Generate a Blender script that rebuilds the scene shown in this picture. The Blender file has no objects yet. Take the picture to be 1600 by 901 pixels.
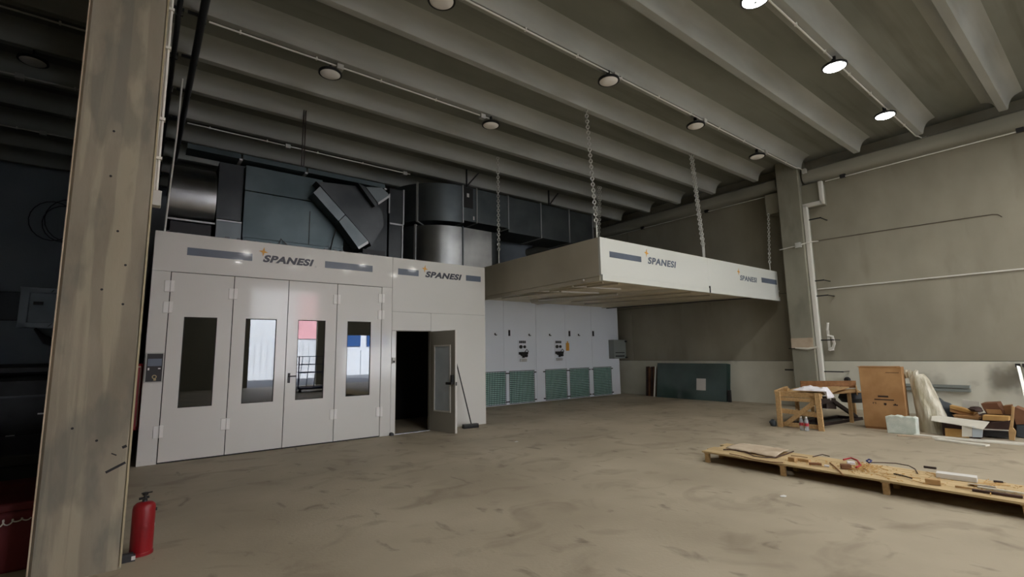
import bpy, bmesh, math, random
from math import sin, cos, pi, radians
from mathutils import Vector, Matrix, noise
random.seed(7)
S = bpy.context.scene
COL = S.collection

# ------------------------------------------------------------------ camera
F_PX = 752.36
yaw, pitch, roll = radians(52.194), radians(7.638), radians(-0.950)
EYE = Vector((0, 0, 1.55))
fw = Vector((cos(yaw)*cos(pitch), sin(yaw)*cos(pitch), sin(pitch)))
rt0 = Vector((sin(yaw), -cos(yaw), 0)); up0 = rt0.cross(fw)
rt = cos(roll)*rt0 + sin(roll)*up0
up = -sin(roll)*rt0 + cos(roll)*up0
cd = bpy.data.cameras.new('camera'); cam = bpy.data.objects.new('camera', cd); COL.objects.link(cam)
cd.sensor_width = 36; cd.lens = F_PX/1600*36; cd.clip_start = .05; cd.clip_end = 300
cam.matrix_world = Matrix(((rt.x, up.x, -fw.x, EYE.x), (rt.y, up.y, -fw.y, EYE.y), (rt.z, up.z, -fw.z, EYE.z), (0, 0, 0, 1)))
S.camera = cam

# ------------------------------------------------------------------ sky, sun, exposure
w = bpy.data.worlds.new('sky'); S.world = w; w.use_nodes = True
bg = w.node_tree.nodes['Background']; bg.inputs[0].default_value = (.84, .91, 1, 1); bg.inputs[1].default_value = 9.0
sd = bpy.data.lights.new('sun', 'SUN'); sd.energy = 30; sd.angle = radians(1.5); sd.color = (1, .95, .88)
sun = bpy.data.objects.new('sun', sd); COL.objects.link(sun)
sun.rotation_euler = Vector((-.25, -.80, -.75)).to_track_quat('-Z', 'Y').to_euler()   # shines from behind the hall onto the yard
for x0, x1, z1 in ((4.6, 8.0, 5.2), (9.4, 13.9, 2.75)):            # sky portals in the two gate openings
    pd = bpy.data.lights.new('gate_portal', 'AREA'); pd.shape = 'RECTANGLE'; pd.size = x1-x0; pd.size_y = z1
    pd.cycles.is_portal = True
    po = bpy.data.objects.new('gate_portal', pd); COL.objects.link(po)
    po.location = ((x0+x1)/2, -10.1, z1/2); po.rotation_euler = (radians(90), 0, 0)
S.view_settings.view_transform = 'Standard'; S.view_settings.look = 'None'
S.view_settings.gamma = 1; S.view_settings.use_curve_mapping = False
S.view_settings.exposure = 0.10
LAMP_W = 15.0
LAMP_COL = (1.0, .97, .91)

# ------------------------------------------------------------------ helpers
class MB:
    def __init__(s): s.v = []; s.f = []; s.smooth = []
    def add(s, vs, fs, smooth=False):
        o = len(s.v); s.v += [tuple(v) for v in vs]
        for f in fs: s.f.append(tuple(i+o for i in f)); s.smooth.append(smooth)
        return s
    def box(s, x0, y0, z0, x1, y1, z1):
        x0, x1 = min(x0, x1), max(x0, x1); y0, y1 = min(y0, y1), max(y0, y1); z0, z1 = min(z0, z1), max(z0, z1)
        vs = [(x, y, z) for x in (x0, x1) for y in (y0, y1) for z in (z0, z1)]
        return s.add(vs, [(0, 1, 3, 2), (4, 6, 7, 5), (0, 4, 5, 1), (2, 3, 7, 6), (0, 2, 6, 4), (1, 5, 7, 3)])
    def obox(s, c, size, rot=(0, 0, 0)):
        M = Matrix.Translation(c) @ (rot if isinstance(rot, Matrix) else (Matrix.Rotation(rot[2], 4, 'Z') @ Matrix.Rotation(rot[1], 4, 'Y') @ Matrix.Rotation(rot[0], 4, 'X')))
        a, b, d = size[0]/2, size[1]/2, size[2]/2
        vs = [M @ Vector((x, y, z)) for x in (-a, a) for y in (-b, b) for z in (-d, d)]
        return s.add(vs, [(0, 1, 3, 2), (4, 6, 7, 5), (0, 4, 5, 1), (2, 3, 7, 6), (0, 2, 6, 4), (1, 5, 7, 3)])
    def bar(s, p, q, wd, th, upv=(0, 0, 1)):           # rectangular bar from p to q
        p, q = Vector(p), Vector(q); d = (q-p); L = d.length; d.normalize()
        u = Vector(upv); sd_ = d.cross(u)
        if sd_.length < 1e-4: sd_ = d.cross(Vector((1, 0, 0)))
        sd_.normalize(); u = sd_.cross(d)
        M = Matrix((( d.x, sd_.x, u.x, 0), (d.y, sd_.y, u.y, 0), (d.z, sd_.z, u.z, 0), (0, 0, 0, 1)))
        return s.obox((p+q)/2, (L, wd, th), M)
    def tube(s, pts, r, n=8, cap=True, closed=False):
        pts = [Vector(p) for p in pts]; rings = []; N = len(pts)
        prev = None
        for i, p in enumerate(pts):
            a = pts[(i-1) % N] if (closed or i > 0) else p; b = pts[(i+1) % N] if (closed or i < N-1) else p
            d = (b-a).normalized()
            if prev is None:
                u = d.orthogonal().normalized()
            else:
                u = (prev - d*prev.dot(d)).normalized()
            prev = u; v = d.cross(u); rr = r[i] if isinstance(r, (list, tuple)) else r
            rings.append([p+(u*cos(2*pi*k/n)+v*sin(2*pi*k/n))*rr for k in range(n)])
        vs = [v for rg in rings for v in rg]; fs = []
        for i in range(N if closed else N-1):
            j = (i+1) % N
            for k in range(n):
                k2 = (k+1) % n; fs.append((i*n+k, i*n+k2, j*n+k2, j*n+k))
        s.add(vs, fs, True)
        if cap and not closed: s.add(rings[0], [tuple(range(n))[::-1]]); s.add(rings[-1], [tuple(range(n))])
        return s
    def lathe(s, prof, c=(0, 0, 0), n=24, ax='z'):
        vs = []; fs = []
        for r, z in prof:
            for k in range(n):
                a = 2*pi*k/n
                p = (r*cos(a), r*sin(a), z)
                if ax == 'y': p = (p[0], p[2], p[1])
                if ax == 'x': p = (p[2], p[0], p[1])
                vs.append((c[0]+p[0], c[1]+p[1], c[2]+p[2]))
        for i in range(len(prof)-1):
            for k in range(n):
                k2 = (k+1) % n; fs.append((i*n+k, i*n+k2, (i+1)*n+k2, (i+1)*n+k))
        return s.add(vs, fs, True)
    def prism(s, poly, a, b, ax='z', smooth=False):    # poly in the plane across ax
        def P(u, v, t): return {'z': (u, v, t), 'x': (t, u, v), 'y': (u, t, v)}[ax]
        n = len(poly)
        vs = [P(u, v, a) for u, v in poly] + [P(u, v, b) for u, v in poly]
        s.add(vs, [tuple(range(n)), tuple(range(n, 2*n))[::-1]])
        s.add(vs, [(i, (i+1) % n, (i+1) % n+n, i+n) for i in range(n)], smooth)
        return s
    def grid(s, fn, nu, nv, smooth=True):
        vs = [fn(i/nu, j/nv) for i in range(nu+1) for j in range(nv+1)]
        return s.add(vs, [(i*(nv+1)+j, (i+1)*(nv+1)+j, (i+1)*(nv+1)+j+1, i*(nv+1)+j+1) for i in range(nu) for j in range(nv)], smooth)

def worldloc(o):
    v = Vector((0, 0, 0))
    while o is not None: v = v+o.location; o = o.parent
    return v
def ob(name, mb, m, parent=None, label=None, bev=0, origin=None, solid=0, auto=True):
    """one mesh object; mb is in world coordinates (parents are only translated while building)"""
    off = worldloc(parent) if parent else (Vector(origin) if origin is not None else Vector((0, 0, 0)))
    me = bpy.data.meshes.new(name)
    me.from_pydata([tuple(Vector(v)-off) for v in mb.v], [], mb.f)
    me.polygons.foreach_set('use_smooth', mb.smooth)
    me.materials.append(m)
    b = bmesh.new(); b.from_mesh(me); bmesh.ops.remove_doubles(b, verts=b.verts, dist=1e-6)
    bmesh.ops.recalc_face_normals(b, faces=b.faces); b.to_mesh(me); b.free()
    if any(mb.smooth):
        try: me.set_sharp_from_angle(angle=radians(40))
        except Exception: pass
    o = bpy.data.objects.new(name, me); COL.objects.link(o)
    if parent: o.parent = parent
    else: o.location = off
    if solid:
        md = o.modifiers.new('thick', 'SOLIDIFY'); md.thickness = solid; md.offset = 0
    if bev:
        md = o.modifiers.new('bev', 'BEVEL'); md.width = bev; md.segments = 2; md.limit_method = 'ANGLE'
    if label: o['label'] = label
    return o
def tag(o, label, cat, group=None):
    o['label'] = label; o['category'] = cat
    if group: o['group'] = group
    return o
def thing(name, loc, label, cat, group=None):
    o = bpy.data.objects.new(name, None); COL.objects.link(o); o.location = loc; o.empty_display_size = .1
    return tag(o, label, cat, group)
def struct(name, mb, m, parent=None, bev=0, origin=None):
    o = ob(name, mb, m, parent, bev=bev, origin=origin)
    if parent is None: o['kind'] = 'structure'
    return o
def kids(o): return [c for c in bpy.data.objects if c.parent is o]
def copy_tree(o, parent=None):
    c = o.copy(); COL.objects.link(c); c.parent = parent
    for k in kids(o): copy_tree(k, c)
    return c
def ray(px, py): return (rt*(px-800)+up*(450.5-py)+fw*F_PX)
def atY(px, py, Y):
    d = ray(px, py); return EYE+d*(Y/d.y)
def atX(px, py, X):
    d = ray(px, py); return EYE+d*(X/d.x)
def atZ(px, py, Z):
    d = ray(px, py); return EYE+d*((Z-1.55)/d.z)

# ------------------------------------------------------------------ materials
def srgb(r, g, b): return tuple(((c/255)/12.92 if c/255 <= .04045 else ((c/255+.055)/1.055)**2.4) for c in (r, g, b))+(1,)
def base(name, col, rough=.6, metal=0.0, coat=0.0, spec=.5):
    m = bpy.data.materials.new(name); m.use_nodes = True; b = m.node_tree.nodes['Principled BSDF']
    b.inputs['Base Color'].default_value = col; b.inputs['Roughness'].default_value = rough; b.inputs['Metallic'].default_value = metal
    b.inputs['Specular IOR Level'].default_value = spec
    if coat: b.inputs['Coat Weight'].default_value = coat; b.inputs['Coat Roughness'].default_value = .06
    return m
def tex(m, c1, c2, scale=3, detail=6, lo=.35, hi=.65, stretch=(1, 1, 1), bump=0, bscale=None, rvar=0, dist=0.0):
    """noise-driven colour between c1 and c2 plus fine relief"""
    nt = m.node_tree; N = nt.nodes; L = nt.links; b = N['Principled BSDF']
    tc = N.new('ShaderNodeTexCoord'); mp = N.new('ShaderNodeMapping'); mp.inputs['Scale'].default_value = stretch
    L.new(tc.outputs['Object'], mp.inputs[0])
    n = N.new('ShaderNodeTexNoise'); n.inputs['Scale'].default_value = scale; n.inputs['Detail'].default_value = detail; n.inputs['Distortion'].default_value = dist
    L.new(mp.outputs[0], n.inputs['Vector'])
    r = N.new('ShaderNodeValToRGB'); r.color_ramp.elements[0].position = lo; r.color_ramp.elements[1].position = hi
    r.color_ramp.elements[0].color = c1; r.color_ramp.elements[1].color = c2
    L.new(n.outputs['Fac'], r.inputs[0]); L.new(r.outputs[0], b.inputs['Base Color'])
    if bump:
        n2 = N.new('ShaderNodeTexNoise'); n2.inputs['Scale'].default_value = bscale or scale*8; n2.inputs['Detail'].default_value = 5
        L.new(mp.outputs[0], n2.inputs['Vector'])
        bp = N.new('ShaderNodeBump'); bp.inputs['Strength'].default_value = bump; bp.inputs['Distance'].default_value = .02
        L.new(n2.outputs['Fac'], bp.inputs['Height']); L.new(bp.outputs[0], b.inputs['Normal'])
    if rvar:
        mr = N.new('ShaderNodeMapRange'); mr.inputs['To Min'].default_value = b.inputs['Roughness'].default_value-rvar; mr.inputs['To Max'].default_value = b.inputs['Roughness'].default_value+rvar
        L.new(n.outputs['Fac'], mr.inputs[0]); L.new(mr.outputs[0], b.inputs['Roughness'])
    return m
def overlay(m, col, scale, lo, hi, stretch=(1, 1, 1), strength=.6, detail=4, rot=(0, 0, 0), dist=0.0, kind='noise'):
    """a second layer of stains mixed over the base colour"""
    nt = m.node_tree; N = nt.nodes; L = nt.links; b = N['Principled BSDF']
    tc = N.new('ShaderNodeTexCoord'); mp = N.new('ShaderNodeMapping'); mp.inputs['Scale'].default_value = stretch; mp.inputs['Rotation'].default_value = rot
    L.new(tc.outputs['Object'], mp.inputs[0])
    n = N.new('ShaderNodeTexNoise'); n.inputs['Scale'].default_value = scale; n.inputs['Detail'].default_value = detail; n.inputs['Distortion'].default_value = dist
    L.new(mp.outputs[0], n.inputs['Vector'])
    mr = N.new('ShaderNodeMapRange'); mr.inputs['From Min'].default_value = lo; mr.inputs['From Max'].default_value = hi; mr.inputs['To Max'].default_value = strength
    L.new(n.outputs['Fac'], mr.inputs[0])
    mx = N.new('ShaderNodeMix'); mx.data_type = 'RGBA'; L.new(mr.outputs[0], mx.inputs['Factor'])
    src = b.inputs['Base Color'].links[0].from_socket if b.inputs['Base Color'].links else None
    if src: L.new(src, mx.inputs['A'])
    else: mx.inputs['A'].default_value = b.inputs['Base Color'].default_value
    mx.inputs['B'].default_value = col
    L.new(mx.outputs['Result'], b.inputs['Base Color'])
    return m

M = {}
M['floor'] = overlay(overlay(tex(base('concrete_floor', (.3, .27, .22, 1), .62, spec=.35), srgb(160, 149, 129), srgb(186, 175, 154), .7, 8, .3, .7, bump=.12, bscale=30, rvar=.1),
              srgb(110, 95, 78), 1.3, .53, .74, (1, 1.4, 1), .5, 9, (0, 0, .5), 1.2), srgb(84, 72, 60), 4.2, .62, .73, (1, .55, 1), .55, 8, (0, 0, .9), .6)
M['ceil'] = overlay(tex(base('ceiling_concrete', (.3, .3, .28, 1), .9, spec=.2), srgb(122, 124, 116), srgb(150, 152, 144), .8, 8, .3, .7, (.35, 1, 1), bump=.08, bscale=14),
              srgb(92, 86, 76), 1.6, .55, .8, (.12, 2.5, 1), .5, 6)
M['rib'] = tex(base('rib_concrete', (.3, .3, .28, 1), .88, spec=.2), srgb(152, 153, 146), srgb(178, 179, 172), 1.5, 8, .3, .7, (.25, 1, 1), bump=.06, bscale=20)
M['wall'] = overlay(tex(base('wall_concrete', (.2, .2, .17, 1), .9, spec=.2), srgb(142, 137, 122), srgb(162, 157, 141), .9, 8, .3, .7, (1, 1, .6), bump=.08, bscale=20),
              srgb(112, 107, 94), 1.2, .6, .8, (1, 1.5, .4), .45, 6)
M['band'] = overlay(tex(base('white_wall_paint', (.6, .6, .5, 1), .8, spec=.25), srgb(198, 196, 182), srgb(214, 212, 198), 1.2, 6, .3, .7, bump=.03, bscale=25),
              srgb(120, 112, 98), 1.4, .66, .8, (1, 1, 1.3), .55, 6)
def spot(m, c, rad, col, strength):
    nt = m.node_tree; N = nt.nodes; L = nt.links; b = N['Principled BSDF']
    g = N.new('ShaderNodeNewGeometry'); nz = N.new('ShaderNodeTexNoise'); nz.inputs['Scale'].default_value = 3.5; L.new(g.outputs['Position'], nz.inputs['Vector'])
    ad = N.new('ShaderNodeVectorMath'); ad.operation = 'MULTIPLY_ADD'; ad.inputs[1].default_value = (.5, .5, .5); L.new(nz.outputs['Color'], ad.inputs[0]); L.new(g.outputs['Position'], ad.inputs[2])
    ds = N.new('ShaderNodeVectorMath'); ds.operation = 'DISTANCE'; ds.inputs[1].default_value = (c[0]+.25, c[1]+.25, c[2]+.25); L.new(ad.outputs[0], ds.inputs[0])
    mr = N.new('ShaderNodeMapRange'); mr.inputs['From Min'].default_value = rad; mr.inputs['From Max'].default_value = rad*.2; mr.inputs['To Max'].default_value = strength; mr.interpolation_type = 'SMOOTHSTEP'
    L.new(ds.outputs['Value'], mr.inputs[0]); mx = N.new('ShaderNodeMix'); mx.data_type = 'RGBA'; L.new(mr.outputs[0], mx.inputs['Factor'])
    L.new(b.inputs['Base Color'].links[0].from_socket, mx.inputs['A']); mx.inputs['B'].default_value = col; L.new(mx.outputs['Result'], b.inputs['Base Color'])
spot(M['band'], (14.42, 1.80, .85), .42, srgb(104, 98, 86), .75); spot(M['band'], (14.42, 3.0, .75), .3, srgb(140, 134, 120), .5)
M['col'] = overlay(tex(base('column_concrete', (.2, .2, .17, 1), .85, spec=.25), srgb(132, 130, 116), srgb(152, 149, 134), 1.6, 8, .3, .7, (1, 1, .5), bump=.08, bscale=22),
              srgb(94, 92, 82), 2.2, .56, .75, (1, 1, .4), .4, 6)
M['pillar'] = overlay(overlay(tex(base('pillar_concrete', (.3, .28, .22, 1), .8, spec=.25), srgb(130, 123, 108), srgb(158, 150, 134), 2.2, 9, .3, .7, (1.3, 1, .45), bump=.1, bscale=28),
              srgb(178, 169, 146), 3.2, .53, .58, (2.2, 1, .12), .5, 7, (0, 0, 0), .5), srgb(104, 105, 98), 2.6, .52, .60, (1.2, 1, .4), .5, 6)
M['beam'] = tex(base('beam_concrete', (.3, .3, .28, 1), .85), srgb(132, 130, 118), srgb(152, 149, 136), 1.5, 6, .3, .7, (1, .3, 1))
M['bluewall'] = tex(base('pale_blue_paint', (.5, .55, .6, 1), .8), srgb(150, 158, 165), srgb(165, 172, 178), .8, 5)
M['booth'] = base('white_coated_steel', srgb(216, 214, 208), .36, spec=.5, coat=.45)
M['booth2'] = base('white_coated_steel_interior', srgb(205, 205, 205), .4)
M['seam'] = base('dark_gasket', (.012, .012, .013, 1), .6)
M['door_back'] = base('grey_door_inner_face', srgb(150, 146, 136), .45)
M['strip'] = tex(base('blue_grey_strip', srgb(92, 102, 118), .35, coat=.5), srgb(88, 98, 114), srgb(98, 108, 124), 2)
M['letter'] = base('dark_slate_vinyl', srgb(52, 54, 66), .4)
M['reg'] = base('pale_grey_vinyl', srgb(165, 163, 162), .5)
M['orange'] = base('orange_vinyl', srgb(216, 156, 52), .5)
M['black'] = base('black_plastic', (.013, .013, .014, 1), .45)
M['blackmetal'] = base('black_metal', (.02, .02, .023, 1), .5, .3)
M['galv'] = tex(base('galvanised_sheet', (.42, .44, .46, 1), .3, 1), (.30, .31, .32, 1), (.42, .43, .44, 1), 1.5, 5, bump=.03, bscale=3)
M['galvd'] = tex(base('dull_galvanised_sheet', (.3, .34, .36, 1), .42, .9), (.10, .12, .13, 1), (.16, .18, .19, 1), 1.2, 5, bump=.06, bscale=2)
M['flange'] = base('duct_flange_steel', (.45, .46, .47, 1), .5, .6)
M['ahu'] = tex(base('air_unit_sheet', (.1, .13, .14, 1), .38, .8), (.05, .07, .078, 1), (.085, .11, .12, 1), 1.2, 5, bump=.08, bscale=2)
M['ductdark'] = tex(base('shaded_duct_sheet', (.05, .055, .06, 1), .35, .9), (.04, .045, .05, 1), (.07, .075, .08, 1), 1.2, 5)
M['conduit'] = base('grey_conduit', srgb(222, 220, 212), .5)
M['conduitd'] = base('dark_pipe', srgb(70, 72, 76), .4, .5)
M['box'] = base('junction_box_plastic', srgb(190, 190, 184), .5)
M['chain'] = base('zinc_chain', (.6, .6, .56, 1), .5, .4)
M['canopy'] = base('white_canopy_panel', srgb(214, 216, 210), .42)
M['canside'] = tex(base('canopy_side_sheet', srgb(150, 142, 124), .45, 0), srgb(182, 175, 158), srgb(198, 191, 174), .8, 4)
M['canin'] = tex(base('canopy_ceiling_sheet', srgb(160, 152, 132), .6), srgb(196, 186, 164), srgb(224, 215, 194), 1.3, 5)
M['filter'] = tex(base('green_filter_pad', srgb(120, 158, 146), .9), srgb(166, 208, 196), srgb(182, 220, 208), 6, 5)
M['gridm'] = base('dark_green_grid', srgb(26, 46, 44), .5)
M['prep'] = base('white_wall_panel', srgb(232, 237, 243), .45)
M['elec'] = base('grey_enclosure', srgb(128, 134, 130), .5)
M['lens'] = base('lamp_lens_off', srgb(248, 244, 238), .5)
M['red'] = tex(base('red_paint', srgb(168, 26, 32), .38), srgb(128, 18, 26), srgb(154, 26, 34), 3, 5)
M['dred'] = tex(base('dark_red_fabric', srgb(92, 18, 26), .7), srgb(84, 16, 24), srgb(100, 20, 28), 3, 5)
M['brass'] = base('valve_brass', (.35, .28, .16, 1), .4, .8)
M['darkstuff'] = tex(base('dark_equipment', (.02, .02, .024, 1), .5), (.012, .012, .015, 1), (.03, .03, .035, 1), 3)
M['cabgrey'] = base('pale_grey_enclosure', srgb(206, 214, 222), .5)
M['lv'] = base('louvre_dark', srgb(60, 66, 72), .5)
def wood(name, a, b_, sc=(1, 14, 14)):
    return tex(base(name, a, .75, spec=.25), a, b_, 2.2, 6, .3, .7, sc, bump=.12, bscale=9, dist=.3)
M['wood'] = wood('pine_timber', srgb(176, 142, 98), srgb(204, 170, 124))
M['woody'] = wood('pine_timber_lengthwise', srgb(184, 158, 116), srgb(212, 188, 146), (10, 1, 10))
M['wooddark'] = wood('brown_plywood', srgb(120, 84, 54), srgb(148, 106, 70), (6, 1, 6))
M['ply'] = wood('plywood_sheet', srgb(168, 134, 92), srgb(196, 162, 116), (5, 1.2, 5))
M['card'] = tex(base('brown_cardboard', srgb(170, 118, 72), .85, spec=.2), srgb(158, 118, 78), srgb(184, 144, 100), 2.2, 5)
M['card2'] = tex(base('red_brown_cardboard', srgb(120, 70, 50), .85, spec=.2), srgb(112, 78, 58), srgb(140, 102, 76), 2.6, 5)
M['card3'] = tex(base('yellow_cardboard', srgb(196, 156, 96), .85, spec=.2), srgb(184, 142, 86), srgb(208, 170, 110), 2.6, 5)
M['ink'] = base('black_print', srgb(48, 32, 26), .8)
M['white'] = tex(base('white_board', srgb(212, 208, 196), .7), srgb(204, 200, 188), srgb(220, 217, 206), 2, 4)
M['bwhite'] = tex(base('bluish_white_board', srgb(186, 196, 204), .7), srgb(178, 188, 196), srgb(194, 204, 212), 2, 4)
M['foam'] = tex(base('polystyrene', srgb(206, 214, 204), .85), srgb(196, 206, 196), srgb(216, 222, 214), 9, 5, bump=.3, bscale=60)
M['cloth'] = base('white_cloth', srgb(232, 230, 236), .85)
M['paper'] = base('white_paper', srgb(216, 214, 210), .8)
M['pinkpaper'] = tex(base('pale_wrapping_paper', srgb(190, 172, 150), .8), srgb(178, 158, 134), srgb(202, 186, 164), 3)
M['dsteel'] = base('dark_red_brown_steel', (.03, .018, .018, 1), .5, .3)
M['cream'] = base('lit_chamfer_cream', srgb(176, 166, 136), .7)  # light caught by the pillar chamfer, put into the colour
M['rust'] = base('rusty_grey_cable', srgb(92, 82, 72), .7)
M['hinge'] = base('hinge_coating', srgb(236, 234, 230), .4)
M['alu'] = base('aluminium_profile', (.62, .63, .62, 1), .35, .9)
M['blue'] = base('blue_tape', srgb(36, 44, 110), .5)
M['label_red'] = base('red_label', srgb(170, 40, 50), .5)
M['brownwood'] = tex(base('dark_brown_wood', srgb(64, 42, 36), .7), srgb(52, 34, 30), srgb(78, 52, 44), 3)
M['asphalt'] = tex(base('yard_asphalt', srgb(120, 122, 128), .9), srgb(110, 112, 118), srgb(132, 134, 140), 2, 6)
M['facade'] = base('white_cladding', srgb(226, 230, 238), .6)
M['facade_red'] = base('red_cladding', srgb(236, 176, 186), .6)
M['facade_glass'] = base('blue_window_glass', srgb(40, 80, 140), .15)
def emis(name, col, st):
    m = bpy.data.materials.new(name); m.use_nodes = True; nt = m.node_tree; nt.nodes.clear()
    e = nt.nodes.new('ShaderNodeEmission'); o = nt.nodes.new('ShaderNodeOutputMaterial'); e.inputs[0].default_value = col; e.inputs[1].default_value = st
    nt.links.new(e.outputs[0], o.inputs[0]); return m
M['lit'] = emis('lit_lamp_lens', (1, .975, .93, 1), 70)
def glass(name, tint, ior, rough=.0):
    m = bpy.data.materials.new(name); m.use_nodes = True; nt = m.node_tree; nt.nodes.clear(); N = nt.nodes; L = nt.links
    o = N.new('ShaderNodeOutputMaterial'); mx = N.new('ShaderNodeMixShader'); t = N.new('ShaderNodeBsdfTransparent'); g = N.new('ShaderNodeBsdfGlossy')
    f = N.new('ShaderNodeFresnel'); f.inputs[0].default_value = ior; t.inputs[0].default_value = tint; g.inputs['Roughness'].default_value = rough
    L.new(f.outputs[0], mx.inputs[0]); L.new(t.outputs[0], mx.inputs[1]); L.new(g.outputs[0], mx.inputs[2]); L.new(mx.outputs[0], o.inputs[0]); return m
M['glass'] = glass('booth_window_glass', (.2, .29, .34, 1), 1.85)
M['bottle'] = base('clear_plastic', srgb(196, 200, 204), .15); M['bottle'].node_tree.nodes['Principled BSDF'].inputs['Alpha'].default_value = .4
M['film'] = glass('clear_film', (.8, .8, .76, 1), 1.9, .25)
g_ = base('stacked_green_glass', srgb(34, 58, 54), .06, spec=.7); M['gglass'] = tex(g_, srgb(50, 68, 64), srgb(66, 86, 80), .8, 3)
# plastic wrap: translucent, crumpled
pw = base('crumpled_plastic_film', srgb(206, 196, 172), .35, spec=.6); tex(pw, srgb(168, 160, 134), srgb(216, 212, 196), 3.5, 6, .35, .65, (3, 3, .6), bump=.9, bscale=9); M['wrap'] = pw

# ------------------------------------------------------------------ structure
XL, XR, YF, YB = -12.0, 14.45, -10.0, 17.0
struct('floor', MB().box(XL, YF, -.2, XR+.3, YB, 0), M['floor'])
struct('yard_ground', MB().box(-30, -40, -.25, 45, YF, -.03), M['asphalt'])
# right wall: painted plinth, then precast panels with recessed joints
wr = struct('wall_right', MB().box(XR+.03, YF, 0, XR+.35, YB, 7.2), M['seam'])
struct('painted_plinth', MB().box(XR-.03, YF, 0, XR+.05, YB, 1.205), M['band'], wr, bev=.006)
for z0, z1 in ((1.215, 3.10), (3.112, 7.0)):
    for y0, y1 in ((-10, -2.3), (-2.3, 5.4), (5.4, 11.4), (11.4, 17)):
        struct('wall_panel', MB().box(XR, y0+.005, z0, XR+.05, y1-.005, z1), M['wall'], wr, bev=.004)
struct('wall_back', MB().box(XL, YB, 0, XR+.3, YB+.25, 7.2), M['bluewall'])
struct('wall_left', MB().box(XL-.25, YF, 0, XL, YB, 7.2), M['bluewall'])
struct('shade_partition', MB().box(-2.5, YF, 0, -2.3, 6.6, 7.2), M['wall'])  # unseen wall added to keep daylight out of the left bay
# front wall (behind the camera) with the two open gates that let the daylight in
wf = MB()
for a in ((XL, 0, -8.6, 7.2), (-8.6, 2.7, -6.2, 7.2), (-6.2, 0, 4.6, 7.2), (4.6, 5.2, 8.0, 7.2), (8.0, 0, 9.4, 7.2), (9.4, 2.75, 13.9, 7.2), (13.9, 0, XR+.3, 7.2)): wf.box(a[0], YF-.25, a[1], a[2], YF, a[3])  # leftmost gap is no gate: added to let light into the left bay
struct('wall_front', wf, M['wall'])
# ceiling slab and precast ribs
ce = struct('ceiling', MB().box(XL, YF, 6.70, XR+.3, YB, 7.1), M['ceil'])
ribY = [-9.05, -7.8, -6.5, -5.2, -3.95, -2.65, -1.4, -.1, 1.18, 2.56, 3.80, 5.16, 6.32, 7.64, 8.88, 10.10, 11.38, 12.65, 13.9, 15.15, 16.4]
def ribprof(y, zb=6.4):
    L_ = [(.34, 6.705), (.26, 6.69), (.19, 6.66), (.145, 6.615), (.115, 6.56), (.09, 6.49), (.075, zb+.02), (.06, zb)]
    p = [(y-a, z) for a, z in L_]+[(y+a, z) for a, z in L_[::-1]]
    return p
for y in ribY:
    m_ = MB().prism(ribprof(y), XL, 14.0, 'x', True)
    struct('ceiling_rib', m_, M['rib'], ce)
# main pillar left, with chamfered corners
def chamfer(x0, y0, x1, y1, c): return [(x0+c, y0), (x1-c, y0), (x1, y0+c), (x1, y1-c), (x1-c, y1), (x0+c, y1), (x0, y1-c), (x0, y0+c)]
pl = struct('pillar', MB().prism(chamfer(-.495, 4.85, .015, 5.36, .022), 0, 6.0), M['pillar'])
# scars on the pillar face: a slanting groove and bolt holes, slightly recessed dark chips
for (a, b_, wd) in (((165, 738), (196, 722), .018), ((191, 699), (198, 696), .02), ((174, 708), (182, 711), .008)):
    p, q = atY(*a, 4.849), atY(*b_, 4.849)
    if q.x > .0: q.x = .0
    struct('scar', MB().bar((p.x, 4.851, p.z), (q.x, 4.851, q.z), .006, wd, (0, 0, 1)), M['seam'], pl)
for px, py in ((184, 361), (196, 414), (159, 452), (192, 475), (173, 275), (113, 669), (151, 688), (178, 205)):
    p = atY(px, py, 4.85); struct('bolt_hole', MB().lathe([(.0, -.003), (.009, -.003), (.009, .002), (0, .002)], (p.x, 4.849, p.z), 8, 'y'), M['seam'], pl)
struct('bay_beam', MB().box(-.5, -10, 5.95, -.06, 4.84, 6.39), M['beam'])
struct('chamfer_tone_strip', MB().box(.004, 4.846, .02, .017, 4.868, 5.9), M['cream'], pl)  # cream colour stands in for light on the right chamfer
struct('chamfer_tone_strip', MB().box(-.497, 4.849, .02, -.489, 4.868, 5.9), M['pinkpaper'], pl)  # tone of the left chamfer, put into the colour too
struct('bay_shade_wall', MB().box(-.40, 5.37, 0, -.22, YB, 6.69), M['darkstuff'])  # added out of sight behind the pillar to darken the left bay
# right column against the wall, with corbels
cr = struct('column', MB().prism(chamfer(13.88, 5.15, 14.46, 5.72, .02), 0, 6.79), M['col'])
struct('corbel', MB().box(14.02, 5.72, 5.35, 14.46, 6.12, 5.93), M['col'], cr, bev=.01)
struct('corbel', MB().box(14.02, 4.72, 5.35, 14.46, 5.15, 5.93), M['col'], cr, bev=.01)
# eaves beams with rounded underside, left and right of the column
def beamprof(x, z): 
    return [(x+.45, z+.36), (x+.10, z+.36), (x+.02, z+.30), (x, z+.16), (x+.03, z+.06), (x+.12, z), (x+.45, z)]
struct('eaves_beam', MB().prism([(p[0], p[1]) for p in beamprof(14.0, 6.0)], -10, 5.10, 'y', True), M['beam'])
struct('eaves_beam', MB().prism([(p[0], p[1]) for p in beamprof(14.0, 6.0)], 5.80, 17, 'y', True), M['beam'])

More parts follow.
